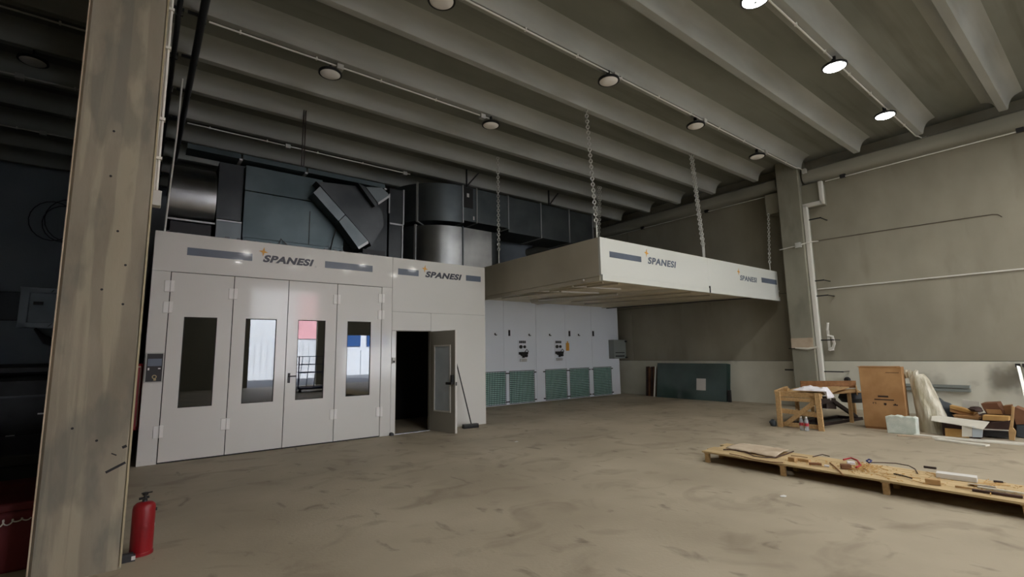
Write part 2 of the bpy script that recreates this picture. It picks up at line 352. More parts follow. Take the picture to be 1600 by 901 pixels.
# ------------------------------------------------------------------ yard outside the gates
fc = struct('yard_building', MB().box(-12, -20.5, -.1, 12.3, -19.5, 6.2), M['facade'])
for i in range(60): struct('cladding_rib', MB().box(-11.9+i*.4, -19.5, 0, -11.75+i*.4, -19.46, 2.8), M['facade'], fc)
struct('red_band', MB().box(9.25, -19.5, 2.85, 12.3, -19.42, 6.2), M['facade_red'], fc)
f2 = struct('office_building', MB().box(13.5, -27, -.1, 34, -25, 7.5), M['facade'])
for i in range(7): struct('glazing', MB().box(13.8+i*2.8, -25, 2.4, 16.0+i*2.8, -24.9, 4.6), M['facade_glass'], f2)
for i in range(9): struct('yard_wall_panel', MB().box(12.6+i*1.2, -22.2, -.05, 13.74+i*1.2, -22.0, 2.0), M['facade'], f2)

# ------------------------------------------------------------------ text helper
def text_mesh(txt, size, shear=.28, off=.012, depth=.003):
    cu = bpy.data.curves.new('t', 'FONT'); cu.body = txt; cu.size = size; cu.shear = shear; cu.offset = off*size; cu.extrude = depth; cu.space_character = 1.1
    o = bpy.data.objects.new('t', cu); COL.objects.link(o); dg = bpy.context.evaluated_depsgraph_get()
    me = bpy.data.meshes.new_from_object(o.evaluated_get(dg)); bpy.data.objects.remove(o)
    mb = MB(); mb.add([v.co[:] for v in me.vertices], [tuple(p.vertices) for p in me.polygons]); bpy.data.meshes.remove(me); return mb
def text_on_Y(name, txt, x0, x1, z0, z1, y, m, parent, shear=.26, off=.05):
    """lettering that fills x0..x1, z0..z1 on a plane facing -Y"""
    mb = text_mesh(txt, .2, shear, off); xs = [v[0] for v in mb.v]; ys = [v[1] for v in mb.v]
    ax, bx_ = min(xs), max(xs); ay, by = min(ys), max(ys)
    mb.v = [(x0+(v[0]-ax)/(bx_-ax)*(x1-x0), y-v[2]-.0005, z0+(v[1]-ay)/(by-ay)*(z1-z0)) for v in mb.v]
    return ob(name, mb, m, parent)
def star_on_Y(cx, cz, r, y, parent):
    pts = []
    for k in range(8):
        a = k*pi/4+.12; rr = r if k % 2 == 0 else r*.30
        pts.append((cx+rr*sin(a), cz+rr*cos(a)*1.15))
    return ob('star_emblem', MB().prism(pts, y-.004, y, 'y'), M['orange'], parent)

# ------------------------------------------------------------------ spray booth (four folding doors)
BY = 9.12
bo = thing('spray_booth', (2.05, BY, 0), 'white steel spray booth with four windowed folding doors and SPANESI lettering', 'spray booth')
ob('side_wall', MB().box(.10, BY+.02, 0, .16, 15.8, 3.5), M['booth2'], bo)
ob('side_wall', MB().box(3.97, BY+.08, 0, 4.0, 15.8, 3.5), M['booth2'], bo)
ob('rear_wall', MB().box(.16, 15.74, 0, 3.97, 15.8, 3.5), M['booth2'], bo)
ob('roof', MB().box(.12, BY+.07, 3.44, 4.0, 15.8, 3.50), M['booth2'], bo)
ob('booth_floor', MB().box(.16, BY+.08, .001, 3.97, 15.74, .03), M['elec'], bo)
gr = MB()
for i in range(38): gr.box(.5, 10+i*.1, .03, 3.6, 10.03+i*.1, .05)
for i in range(16): gr.box(.5+i*.2, 10, .03, .53+i*.2, 13.75, .052)
ob('floor_grating', gr, M['alu'], bo)['kind'] = 'stuff'
ob('front_post', MB().box(.10, BY, 0, .338, BY+.07, 2.9), M['booth'], bo, bev=.003)
ob('front_post', MB().box(3.797, BY, 0, 4.008, BY+.07, 2.9), M['booth'], bo, bev=.003)
ob('fascia_panel', MB().box(.10, BY, 2.9035, 4.008, BY+.07, 3.53), M['booth'], bo, bev=.003)
ob('door_gasket', MB().box(.33, BY+.03, .01, 3.80, BY+.035, 2.9).box(.33, BY+.028, 0, 3.80, BY+.045, .02), M['seam'], bo).hide_render = False
# gasket must not close the windows: rebuild it as thin strips
g0 = [o for o in kids(bo) if o.name.startswith('door_gasket')][0]; bpy.data.objects.remove(g0)
gk = MB()
for x in (.341, 1.212, 2.061, 2.917, 3.794): gk.box(x-.02, BY+.03, .01, x+.02, BY+.05, 2.9)
gk.box(.33, BY+.03, 2.86, 3.8, BY+.05, 2.902).box(.33, BY+.012, .002, 3.8, BY+.045, .022)
ob('door_gasket', gk, M['seam'], bo)
edges = (.344, 1.212, 2.061, 2.917, 3.791)
wins = ((.55, 1.0), (1.41, 1.89), (2.24, 2.717), (3.12, 3.58)); WZ0, WZ1 = .80, 2.20
for i in range(4):
    x0, x1 = edges[i]+.006, edges[i+1]-.006; a, b_ = wins[i]
    d = ob('door_leaf', MB().box(x0, BY, .022, a, BY+.05, 2.893).box(b_, BY, .022, x1, BY+.05, 2.893).box(a, BY, .022, b_, BY+.05, WZ0).box(a, BY, WZ1, b_, BY+.05, 2.893), M['booth'], bo)
    t = .012
    ob('window_gasket', MB().box(a, BY+.008, WZ0, a+t, BY+.03, WZ1).box(b_-t, BY+.008, WZ0, b_, BY+.03, WZ1).box(a, BY+.008, WZ0, b_, BY+.03, WZ0+t).box(a, BY+.008, WZ1-t, b_, BY+.03, WZ1), M['seam'], d)
    ob('window_pane', MB().box(a+t, BY+.015, WZ0+t, b_-t, BY+.021, WZ1-t), M['glass'], d)
    # hinges on the outer edge of each leaf
    hx = (edges[0], edges[1], edges[3], edges[4])[i]
    for z in ((.47, 2.14+.2, 2.67) if i in (0, 3) else (.50, 2.60)):
        ob('hinge', MB().box(hx-.075, BY-.014, z-.09, hx-.002, BY, z+.09).box(hx-.002, BY-.026, z-.09, hx+.05, BY, z+.09), M['hinge'], d, bev=.006)
    if i == 2:
        ob('lever_handle', MB().box(2.105, BY-.012, 1.10, 2.145, BY, 1.27).bar((2.125, BY-.05, 1.215), (2.24, BY-.05, 1.215), .02, .022).bar((2.125, BY, 1.215), (2.125, BY-.055, 1.215), .02, .02), M['black'], d, 'black lever handle', bev=.003)
for a in ((.527, 1.456), (2.668, 3.585)): ob('blue_grey_strip', MB().box(a[0], BY-.003, 3.185, a[1], BY, 3.310), M['strip'], bo)
text_on_Y('lettering', 'SPANESI', 1.62, 2.47, 3.185, 3.315, BY, M['letter'], bo)
text_on_Y('trademark_dot', 'o', 2.485, 2.515, 3.17, 3.20, BY, M['reg'], bo, 0, 0)
star_on_Y(1.625, 3.365, .075, BY, bo)
cp = ob('control_panel', MB().box(.112, BY-.03, 1.20, .335, BY, 1.645), M['box'], bo, 'dark control panel with screen set in the left post', bev=.003)
ob('panel_face', MB().box(.127, BY-.034, 1.215, .322, BY-.03, 1.63), M['black'], cp)
ob('screen', MB().box(.14, BY-.036, 1.445, .31, BY-.034, 1.555), M['strip'], cp)
ob('push_button', MB().box(.145, BY-.046, 1.385, .165, BY-.034, 1.42), M['paper'], cp); ob('push_button', MB().box(.27, BY-.046, 1.40, .30, BY-.034, 1.415), M['paper'], cp)
ob('key_switch', MB().lathe([(.018, -.034), (.03, -.034), (.03, -.045), (.018, -.045)], (.232, BY, 1.285), 14, 'y').box(.225, BY-.05, 1.23, .255, BY-.034, 1.26), M['brass'], cp)
for x in (.14, .28): ob('anchor_bolt', MB().lathe([(0, -.006), (.01, -.006), (.01, 0)], (x, BY, .06), 8, 'y'), M['alu'], bo)
# clutter along the roof edge
re = MB()
for i in range(22):
    x = .25+i*.16+random.uniform(-.03, .03); re.box(x, BY+.01, 3.50, x+random.uniform(.03, .09), BY+.06, 3.53+random.uniform(.008, .03))
ob('roof_edge_clips', re, M['conduitd'], bo)['kind'] = 'stuff'

# ------------------------------------------------------------------ control room with the open door
cn = thing('control_room', (5.1, BY, 0), 'white steel control cabin with SPANESI fascia and an open doorway, joined right of the booth', 'cabin')
ob('fascia_panel', MB().box(4.012, BY, 2.42, 6.28, BY+.07, 3.53), M['booth'], cn, bev=.003)
ob('wall_panel', MB().box(4.012, BY, 2.042, 4.884, BY+.07, 2.416), M['booth'], cn, bev=.002)
ob('wall_panel', MB().box(4.012, BY, 0, 4.105, BY+.07, 2.038), M['booth'], cn, bev=.002)
ob('wall_panel', MB().box(4.888, BY, 0, 6.28, BY+.07, 2.416), M['booth'], cn, bev=.002)
ob('side_wall', MB().box(6.22, BY+.071, 0, 6.28, 15.8, 3.5), M['booth2'], cn)
ob('side_wall', MB().box(4.03, BY+.09, 0, 4.06, 15.8, 3.5), M['seam'], cn)  # inner walls near-black: darkness of the unlit room put into the colour
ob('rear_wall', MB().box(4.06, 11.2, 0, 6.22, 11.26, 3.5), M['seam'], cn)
ob('roof', MB().box(4.01, BY+.071, 3.44, 6.28, 15.8, 3.5), M['booth2'], cn)
ob('threshold', MB().box(4.105, BY, 0, 4.884, BY+.09, .012), M['alu'], cn)
ob('door_jamb', MB().box(4.105, BY+.01, 0, 4.118, BY+.09, 2.04).box(4.875, BY+.04, 0, 4.884, BY+.09, 2.04).box(4.105, BY+.02, 2.03, 4.884, BY+.09, 2.04), M['door_back'], cn)
# open leaf, hinged on the right jamb and swung out
hp, ep = Vector((4.872, BY-.02, 0)), Vector((5.035, 8.375, 0)); dr = (ep-hp).normalized(); nn = Vector((dr.y, -dr.x, 0)); W_ = (ep-hp).length
if nn.x > 0: nn = -nn                       # points to the camera side (the inner face)
def leafpt(u, t, z): p = hp+dr*u+nn*t; return (p.x, p.y, z)
def leafbox(mb, u0, u1, t0, t1, z0, z1):
    vs = [leafpt(u, t, z) for u in (u0, u1) for t in (t0, t1) for z in (z0, z1)]
    return mb.add(vs, [(0, 1, 3, 2), (4, 6, 7, 5), (0, 4, 5, 1), (2, 3, 7, 6), (0, 2, 6, 4), (1, 5, 7, 3)])
u0, u1, z0, z1 = .13, W_-.15, .42, 1.72
lf = MB(); leafbox(lf, 0, u0, -.04, .0, .012, 2.03); leafbox(lf, u1, W_-.01, -.04, 0, .012, 2.03); leafbox(lf, u0, u1, -.04, 0, .012, z0); leafbox(lf, u0, u1, -.04, 0, z1, 2.03)
dl = ob('open_door_leaf', lf, M['door_back'], cn, 'grey inner face of the door standing open')
ob('door_edge', leafbox(MB(), W_-.012, W_+.006, -.045, .004, .01, 2.035), M['booth'], dl, 'white door edge')
ob('window_frame', leafbox(leafbox(leafbox(leafbox(MB(), u0-.02, u0+.01, 0, .012, z0-.02, z1+.02), u1-.01, u1+.02, 0, .012, z0-.02, z1+.02), u0, u1, 0, .012, z0-.02, z0+.01), u0, u1, 0, .012, z1-.01, z1+.02), M['booth'], dl)
ob('window_pane', leafbox(MB(), u0, u1, -.02, -.012, z0, z1), M['bwhite'], dl)  # opaque white: reflection of the booth wall put into the pane colour
ob('panic_handle', leafbox(leafbox(MB(), W_-.09, W_-.03, 0, .05, .96, 1.14), W_-.2, W_-.03, .05, .08, .95, 1.0), M['black'], dl, 'black panic handle', bev=.006)
ob('latch', leafbox(MB(), W_+.006, W_+.012, -.035, -.005, .93, 1.0), M['black'], dl)
for a in ((4.126, 4.589), (5.765, 6.164)): ob('blue_grey_strip', MB().box(a[0], BY-.003, 3.185, a[1], BY, 3.312), M['strip'], cn)
text_on_Y('lettering', 'SPANESI', 4.745, 5.655, 3.18, 3.312, BY, M['letter'], cn)
star_on_Y(4.735, 3.36, .07, BY, cn)
sw = ob('wall_switch', MB().box(4.022, BY-.03, 1.39, 4.088, BY, 1.50), M['box'], cn, 'small white switch box with black button left of the doorway', bev=.003)
ob('switch_button', MB().box(4.035, BY-.036, 1.40, 4.07, BY-.03, 1.44), M['black'], sw)
ob('bottom_wedge', MB().prism([(3.99, 0), (3.995, .05), (4.03, .062), (4.06, .04), (4.065, 0)], BY-.07, BY-.002, 'y'), M['black'], cn, 'small black door wedge on the floor')

# broom
br = thing('push_broom', (5.68, 8.80, 0), 'black push broom leaning on the white cabin beside the open door', 'broom')
ob('broom_head', MB().obox((5.68, 8.83, .065), (.34, .10, .04), (0, 0, -.15)), M['black'], br, bev=.005)
bs = MB()
for i in range(34):
    for j in range(3):
        x = -.165+i*.01; y = -.045+j*.045; c, s_ = cos(-.15), sin(-.15)
        bs.box(5.68+x*c-y*s_-.004, 8.83+x*s_+y*c-.012, .001, 5.68+x*c-y*s_+.004, 8.83+x*s_+y*c+.012, .05)
ob('bristles', bs, M['black'], br)['kind'] = 'stuff'
ob('handle', MB().tube([(5.70, 8.83, .08), (5.50, 9.09, 1.345)], .013, 8), M['black'], br)

# ------------------------------------------------------------------ preparation area rear wall
PY = 11.87
pw_ = thing('preparation_wall', (10.2, PY, 0), 'white filter wall with five green grilles under the hanging canopy', 'filter wall')
xs = (6.28, 7.57, 8.86, 10.16, 11.46, 12.75, 14.2)
for i in range(6): ob('wall_panel', MB().box(xs[i]+.003, PY, 0, xs[i+1]-.003, PY+.06, 3.17), M['prep'], pw_, bev=.002)
ob('plenum', MB().box(6.29, PY+.06, 0, 14.19, PY+1.0, 3.15), M['booth2'], pw_)
def grille(x0, x1):
    z0, z1 = .03, 1.0; y = PY
    g = ob('filter_pad', MB().box(x0+.02, y-.012, z0+.02, x1-.02, y-.001, z1-.02), M['filter'], pw_)
    gm = MB(); nx = max(10, round((x1-x0)/.062)); nz = 17
    for i in range(nx+1):
        x = x0+(x1-x0)*i/nx; gm.box(x-.007, y-.020, z0, x+.007, y-.012, z1)
    for j in range(nz+1):
        z = z0+(z1-z0)*j/nz; gm.box(x0-.011, y-.022, z-.008, x1+.011, y-.012, z+.008)
    ob('grille_mesh', gm, M['gridm'], g)['kind'] = 'stuff'
    for cx in (x0-.045, x1+.045):
        for cz in (z0+.06, z1-.06): ob('clip', MB().box(cx-.04, y-.03, cz-.016, cx+.04, y-.0, cz+.016), M['black'], g)
for a in ((7.86, 8.90), (9.05, 10.03), (10.51, 11.46), (11.61, 12.53), (12.77, 13.70)): grille(*a)
for px, py, big in ((774, 522, 0), (795, 520, 1), (827, 523, 0), (859, 523, 0), (889, 521, 1), (904, 523, 0), (926, 521, 1)):
    p = atY(px, py, PY)
    mb = MB().box(p.x-.02, PY-.04, p.z-.09, p.x+.03, PY, p.z+.09) if big else MB().box(p.x-.035, PY-.03, p.z-.02, p.x-.005, PY, p.z+.035).box(p.x-.03, PY-.05, p.z-.035, p.x+.03, PY-.02, p.z-.01)
    ob('socket' if big else 'hook', mb, M['black'], pw_, bev=.003)
for cx in (9.58, 11.12):
    u = ob('air_outlet_plate', MB().box(cx-.17, PY-.015, 1.27, cx+.17, PY, 1.93), M['prep'], pw_, 'air supply plate with black regulator')
    s4 = MB()
    for k in range(4): s4.box(cx-.13+k*.068, PY-.035, 1.85, cx-.09+k*.068, PY-.015, 1.93)
    ob('coupling', s4, M['black'], u)
    ob('pressure_gauge', MB().lathe([(0, -.05), (.055, -.05), (.055, -.015)], (cx-.08, PY, 1.74), 16, 'y').lathe([(0, -.05), (.045, -.05), (.045, -.015)], (cx+.07, PY, 1.74), 16, 'y'), M['black'], u)
    ob('regulator', MB().lathe([(0, -.12), (.06, -.12), (.065, -.06), (.045, -.015)], (cx-.07, PY, 1.52), 14, 'y').box(cx-.17, PY-.08, 1.50, cx+.17, PY-.03, 1.58).box(cx-.03, PY-.09, 1.40, cx+.03, PY-.03, 1.52).lathe([(0, -.1), (.045, -.1), (.045, -.03)], (cx+.10, PY, 1.46), 12, 'y'), M['black'], u)
    ob('air_hose', MB().tube([(cx+.05, PY-.06, 1.58), (cx+.11, PY-.09, 1.66), (cx+.17, PY-.09, 1.60), (cx+.16, PY-.06, 1.52)], .012, 6), M['conduitd'], u)
    ob('filter_bowl', MB().box(cx-.13, PY-.07, 1.28, cx+.13, PY-.015, 1.37), M['alu'], u, bev=.01)
ob('orange_tag', MB().box(11.48, PY-.012, 1.60, 11.62, PY, 1.86).box(11.53, PY-.012, 1.86, 11.57, PY, 1.92), M['orange'], pw_, 'orange hanging tag')
eb = thing('electrical_enclosure', (13.96, PY-.25, 1.28), 'grey electrical enclosure with rows of black sockets at the end of the filter wall', 'electrical box')
ob('box_body', MB().box(13.63, PY-.25, 1.29, 14.30, PY-.001, 1.97), M['elec'], eb, bev=.008)
for k in range(6): ob('indicator', MB().box(13.71+k*.085, PY-.275, 1.49, 13.75+k*.085, PY-.25, 1.52), M['black'], eb)
for k in range(5): ob('socket', MB().box(13.71+k*.1, PY-.285, 1.36, 13.77+k*.1, PY-.25, 1.40), M['black'], eb)
for z in (1.88, 1.30): ob('hinge', MB().box(14.24, PY-.28, z, 14.34, PY-.25, z+.055), M['black'], eb)

# ------------------------------------------------------------------ hanging canopy
CY, CX0, CX1 = 6.0, 6.77, 14.13
ca = thing('suspended_canopy', (10.4, CY, 2.87), 'white canopy with two SPANESI letterings hung on chains over the preparation area', 'canopy')
ob('front_panel', MB().box(CX0, CY, 2.985, 10.50, CY+.05, 3.70), M['canopy'], ca, bev=.003)
ob('front_panel', MB().box(10.503, CY, 2.985, CX1-.03, CY+.05, 3.70), M['canopy'], ca, bev=.003)
ob('front_lip', MB().box(CX0+.03, CY-.012, 2.87, 10.485, CY+.05, 2.982), M['canopy'], ca, bev=.003)
ob('front_lip', MB().box(10.53, CY-.012, 2.87, CX1, CY+.05, 2.982), M['canopy'], ca, bev=.003)
ob('joint_bracket', MB().box(10.49, CY-.02, 2.875, 10.525, CY+.03, 3.03), M['blackmetal'], ca)
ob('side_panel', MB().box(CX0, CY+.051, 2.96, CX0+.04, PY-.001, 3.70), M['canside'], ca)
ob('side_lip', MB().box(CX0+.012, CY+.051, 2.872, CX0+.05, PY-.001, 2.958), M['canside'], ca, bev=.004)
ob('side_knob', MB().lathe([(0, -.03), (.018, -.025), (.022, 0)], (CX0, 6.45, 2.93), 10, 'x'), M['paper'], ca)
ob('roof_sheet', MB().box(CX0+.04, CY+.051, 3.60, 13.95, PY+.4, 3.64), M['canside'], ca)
def uz(y): return 2.90+(y-6.05)/(PY-6.05)*.26
def xr(y): return 12.75+(y-6.05)/(PY-6.05)*.9
un = MB()
n = 12
for i in range(n):
    ya, yb = 6.055+(PY-6.06)*i/n, 6.055+(PY-6.06)*(i+1)/n-.012
    vs = [(CX0+.05, ya, uz(ya)), (xr(ya), ya, uz(ya)), (xr(yb), yb, uz(yb)), (CX0+.05, yb, uz(yb))]
    vs2 = [(v[0], v[1], v[2]+.03) for v in vs]
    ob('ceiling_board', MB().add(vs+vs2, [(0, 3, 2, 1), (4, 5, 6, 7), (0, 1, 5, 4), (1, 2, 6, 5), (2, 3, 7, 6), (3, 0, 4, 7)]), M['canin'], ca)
ob('end_panel', MB().add([(xr(6.06)+.02, 6.06, 2.9), (xr(PY)+.02, PY-.01, 3.13), (xr(PY)+.02, PY-.01, 3.6), (xr(6.06)+.02, 6.06, 3.6), (xr(6.06)+.05, 6.06, 2.9), (xr(PY)+.05, PY-.01, 3.13), (xr(PY)+.05, PY-.01, 3.6), (xr(6.06)+.05, 6.06, 3.6)], [(0, 1, 2, 3), (4, 7, 6, 5), (0, 4, 5, 1), (1, 5, 6, 2), (2, 6, 7, 3), (3, 7, 4, 0)]), M['canside'], ca)
ob('ceiling_edge_rail', MB().bar((xr(6.06)-.05, 6.06, 2.885), (xr(PY)-.05, PY-.02, 3.13), .05, .03), M['blackmetal'], ca)
ob('ceiling_edge_rail', MB().bar((xr(6.06)-.3, 6.06, 2.885), (xr(PY)-.3, PY-.02, 3.13), .04, .02), M['canside'], ca)
lb = MB(); sec = lambda y, zt, h=.13: [(9.16, y, zt), (9.22, y, zt-h*.8), (9.46, y, zt-h), (9.52, y, zt)]
v1, v2 = sec(6.1, uz(6.1)-.001, .025), sec(10.95, uz(10.95)-.001)
lb.add(v1+v2, [(0, 1, 2, 3), (4, 7, 6, 5), (0, 4, 5, 1), (1, 5, 6, 2), (2, 6, 7, 3), (3, 7, 4, 0)]); ob('light_housing', lb, M['canside'], ca)
ob('tube_lamp', MB().tube([(9.13, 7.6, uz(7.6)-.05), (9.13, 10.5, uz(10.5)-.05)], .028, 8), M['paper'], ca)
for x, y0, y1 in ((7.15, 6.3, 8.6), (7.5, 6.2, 10.4), (7.85, 8.2, 10.9), (10.2, 6.3, 10.5), (11.2, 6.4, 10.9)):
    ob('ceiling_rail', MB().bar((x, y0, uz(y0)-.02), (x+.25, y1, uz(y1)-.02), .03, .03), M['canside'], ca)
ob('cross_rail', MB().bar((7.1, 8.6, uz(8.6)-.02), (8.8, 7.9, uz(7.9)-.02), .03, .03), M['paper'], ca); ob('cross_rail', MB().bar((7.2, 7.2, uz(7.2)-.02), (8.4, 6.9, uz(6.9)-.02), .03, .03), M['paper'], ca)
for a in ((7.028, 7.993, 3.338, 3.452), (13.135, 14.02, 3.318, 3.452)): ob('blue_grey_strip', MB().box(a[0], CY-.004, a[2], a[1], CY, a[3]), M['strip'], ca)
text_on_Y('lettering', 'SPANESI', 8.21, 9.21, 3.33, 3.475, CY, M['strip'], ca, .18, .034)
text_on_Y('lettering', 'SPANESI', 11.98, 12.87, 3.285, 3.42, CY, M['strip'], ca, .18, .034)
for cx, cz in ((8.18, 3.55), (11.93, 3.50)):
    star_on_Y(cx, cz, .075, CY, ca)
ob('end_stub', MB().box(CX1, CY+.02, 3.14, CX1+.06, CY+.06, 3.17), M['canopy'], ca)
def chain(p, q, link=.078, wd=.060, r=.011):
    p, q = Vector(p), Vector(q); d = (q-p).normalized(); L = (q-p).length; n = int(L/(link*.78)); mb = MB()
    a = d.orthogonal().normalized(); b_ = d.cross(a)
    for i in range(n):
        c = p+d*(L*(i+.5)/n); s_ = a if i % 2 else b_
        pts = []
        for k in range(8):
            t = 2*pi*k/8; pts.append(c+d*(cos(t)*link*.5)+s_*(sin(t)*wd*.5))
        mb.tube(pts, r, 4, closed=True)
    return mb
CH = (((6.86, 6.3, 6.42), (6.86, 6.15, 3.70)), ((10.62, 6.32, 6.42), (10.50, 6.10, 3.70)), ((10.70, 6.32, 6.42), (10.56, 6.10, 3.70)), ((6.83, 9.3, 6.42), (6.84, 9.32, 3.70)),
      ((14.0, 6.05, 5.36), (13.92, 6.10, 3.66)))
for p, q in CH:
    q = Vector(q); c_ = ob('chain', chain(p, q+Vector((0, 0, .28))), M['chain'], ca)
    ob('turnbuckle', MB().tube([q+Vector((0, 0, -.06)), q+Vector((0, 0, .30))], .016, 8), M['chain'], c_)
    ob('mount_plate', MB().box(q.x-.05, q.y-.05, q.z-.07, q.x+.05, q.y+.05, q.z+.012), M['chain'], c_)
c_ = ob('chain', chain((10.55, 9.3, 6.42), (10.3, 9.3, 3.7)), M['chain'], ca)
c_ = ob('chain', chain((10.62, 9.3, 6.42), (10.36, 9.3, 3.7)), M['chain'], ca)

# ------------------------------------------------------------------ ventilation ducts over the booth
def ring(mb, x, y0, y1, z0, z1, t=.03, p=.025):   # flange around a duct running in X
    mb.box(x-t/2, y0-p, z0-p, x+t/2, y0, z1+p).box(x-t/2, y1, z0-p, x+t/2, y1+p, z1+p).box(x-t/2, y0, z0-p, x+t/2, y1, z0).box(x-t/2, y0, z1, x+t/2, y1, z1+p)
    return mb
def elbow_poly(xs_, y0, y1, R, n=10, a0=0, a1=pi/2):
    out = [(xs_-R*sin(t), y0+R-R*cos(t)) for t in [a0+(a1-a0)*k/n for k in range(n+1)]]
    r = R-(y1-y0)
    inn = [(xs_-r*sin(t), y0+R-r*cos(t)) for t in [a0+(a1-a0)*k/n for k in range(n+1)]]
    return out+inn[::-1]
DY0, DY1 = 10.3, 11.25
ud = thing('ventilation_duct', (8, DY0, 4.95), 'upper galvanised duct run with rounded elbow, long run towards the right wall', 'duct', 'galvanised ducts above the booths')
for i, (a, b_, zb) in enumerate(((6.42, 6.85, 4.97), (6.85, 7.9, 4.97), (7.9, 9.1, 4.87), (9.1, 10.25, 4.87), (10.25, 11.3, 4.87))):
    s_ = ob('duct_section', MB().box(a+.004, DY0, zb, b_-.004, DY1, 5.88), M['galvd'], ud)
    ob('flange', ring(MB(), b_, DY0, DY1, zb, 5.88), M['flange'], s_)
e1 = ob('duct_elbow', MB().prism(elbow_poly(6.42, DY0, DY1, 1.35, 12, 0, radians(50)), 4.90, 5.88, 'z', True), M['galvd'], ud)
ob('flange', ring(MB(), 6.42, DY0, DY1, 4.92, 5.88), M['flange'], e1)
e2 = ob('duct_elbow', MB().prism(elbow_poly(6.42, DY0, DY1, 1.35, 8, radians(51), radians(90)), 4.90, 5.88, 'z', True), M['galvd'], ud)
p_ = elbow_poly(6.42, DY0-.03, DY1, 1.38, 2, radians(49.5), radians(51.5)); ob('flange', MB().prism(p_, 4.87, 5.91, 'z'), M['flange'], e2)
ob('duct_section', MB().box(6.42-1.35, DY0+1.36, 4.90, 6.42-.40, 14.5, 5.88), M['galvd'], ud)
ob('control_plate', MB().box(6.44, DY0-.03, 5.32, 6.72, DY0, 5.86), M['black'], ud, 'black plate with a white sticker')
ob('sticker', MB().box(6.53, DY0-.033, 5.60, 6.60, DY0-.03, 5.70), M['paper'], ud)
ob('sticker', MB().box(6.74, DY0-.003, 5.02, 6.78, DY0, 5.12), M['paper'], ud)
for x in (6.62, 9.55): ob('duct_hanger', MB().box(x-.015, DY0+.1, 5.88, x+.015, DY0+.14, 6.42).bar((x, DY0+.12, 5.95), (x+.38, DY0+.12, 6.40), .03, .03), M['blackmetal'], ud)
ld = thing('ventilation_duct', (6.5, DY0, 3.6), 'lower shiny galvanised duct with rounded elbow ending above the cabin roof', 'duct', 'galvanised ducts above the booths')
e3 = ob('duct_elbow', MB().prism(elbow_poly(6.42, DY0, DY1, 1.35, 14, 0, radians(52)), 3.74, 4.78, 'z', True), M['galv'], ld)
e4 = ob('duct_elbow', MB().prism(elbow_poly(6.42, DY0, DY1, 1.35, 8, radians(53), radians(90)), 3.74, 4.78, 'z', True), M['galvd'], ld)
p_ = elbow_poly(6.42, DY0-.03, DY1, 1.38, 2, radians(51.5), radians(53.5)); ob('flange', MB().prism(p_, 3.71, 4.81, 'z'), M['flange'], e4)
s_ = ob('duct_section', MB().box(6.425, DY0, 3.74, 7.33, DY1, 4.78), M['galv'], ld); ob('flange', ring(MB(), 6.42, DY0, DY1, 3.74, 4.78), M['galvd'], s_)
pr = [(7.34+.42*sin(t), DY0+.42-.42*cos(t)) for t in [pi/2*k/8 for k in range(9)]]+[(7.76, DY1), (7.34, DY1)]
ob('duct_end_bend', MB().prism(pr, 3.74, 4.78, 'z', True), M['galvd'], ld); ob('flange', MB().box(7.74, DY0+.42, 3.70, 7.80, DY0+.5, 4.80), M['flange'], ld)
ob('duct_section', MB().box(6.42-1.35, DY0+1.36, 3.74, 6.42-.40, 14.5, 4.78), M['galvd'], ld)
ob('duct_support', MB().box(5.2, 11.8, 3.505, 5.9, 12.2, 3.74).box(6.5, 10.6, 3.505, 6.6, 11.1, 3.74), M['blackmetal'], ld)
# riser between the diagonal duct and the round elbows
rd = thing('riser_duct', (4.5, 11, 3.5), 'dark square riser duct between the diagonal duct and the round elbows', 'duct', 'galvanised ducts above the booths')
DYR = 10.9
xa, xb, xc = atY(575, 340, DYR).x, atY(610, 340, DYR).x-.03, atY(634, 340, DYR).x-.09
zt, zm = atY(634, 299, DYR).z, atY(634, 353, DYR).z
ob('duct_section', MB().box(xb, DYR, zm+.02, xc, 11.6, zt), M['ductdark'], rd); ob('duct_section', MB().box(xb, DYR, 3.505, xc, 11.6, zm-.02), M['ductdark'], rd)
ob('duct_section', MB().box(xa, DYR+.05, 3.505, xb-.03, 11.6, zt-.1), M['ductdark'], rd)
ob('flange', MB().box(xc, DYR-.03, zm+.02, xc+.035, DYR+.02, zt+.02).box(xb-.03, DYR-.03, zm+.25, xb, DYR, zt-.15), M['flange'], rd)
ob('flange', MB().box(xc-.02, DYR-.03, 3.505, xc+.015, DYR+.02, zm-.02).box(xb, DYR-.03, zm-.02, xc+.015, DYR, zm+.02), M['flange'], rd)
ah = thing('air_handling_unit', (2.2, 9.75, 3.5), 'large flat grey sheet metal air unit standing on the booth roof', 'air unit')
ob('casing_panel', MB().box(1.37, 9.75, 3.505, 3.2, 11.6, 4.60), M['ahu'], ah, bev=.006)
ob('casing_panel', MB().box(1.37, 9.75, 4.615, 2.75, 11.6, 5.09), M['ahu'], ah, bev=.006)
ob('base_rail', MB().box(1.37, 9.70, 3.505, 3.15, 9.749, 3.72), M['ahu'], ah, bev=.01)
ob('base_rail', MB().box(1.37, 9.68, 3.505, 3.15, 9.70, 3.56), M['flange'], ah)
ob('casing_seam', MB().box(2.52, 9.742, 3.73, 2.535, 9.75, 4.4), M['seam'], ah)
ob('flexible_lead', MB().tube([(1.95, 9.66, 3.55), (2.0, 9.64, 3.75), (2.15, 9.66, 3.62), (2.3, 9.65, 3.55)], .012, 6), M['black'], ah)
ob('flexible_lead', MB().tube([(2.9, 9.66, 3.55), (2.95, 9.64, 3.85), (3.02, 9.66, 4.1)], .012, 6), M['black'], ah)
va = thing('vertical_duct', (1.15, 9.85, 3.5), 'dark vertical duct pressed against the left side of the flat air unit', 'duct', 'galvanised ducts above the booths')
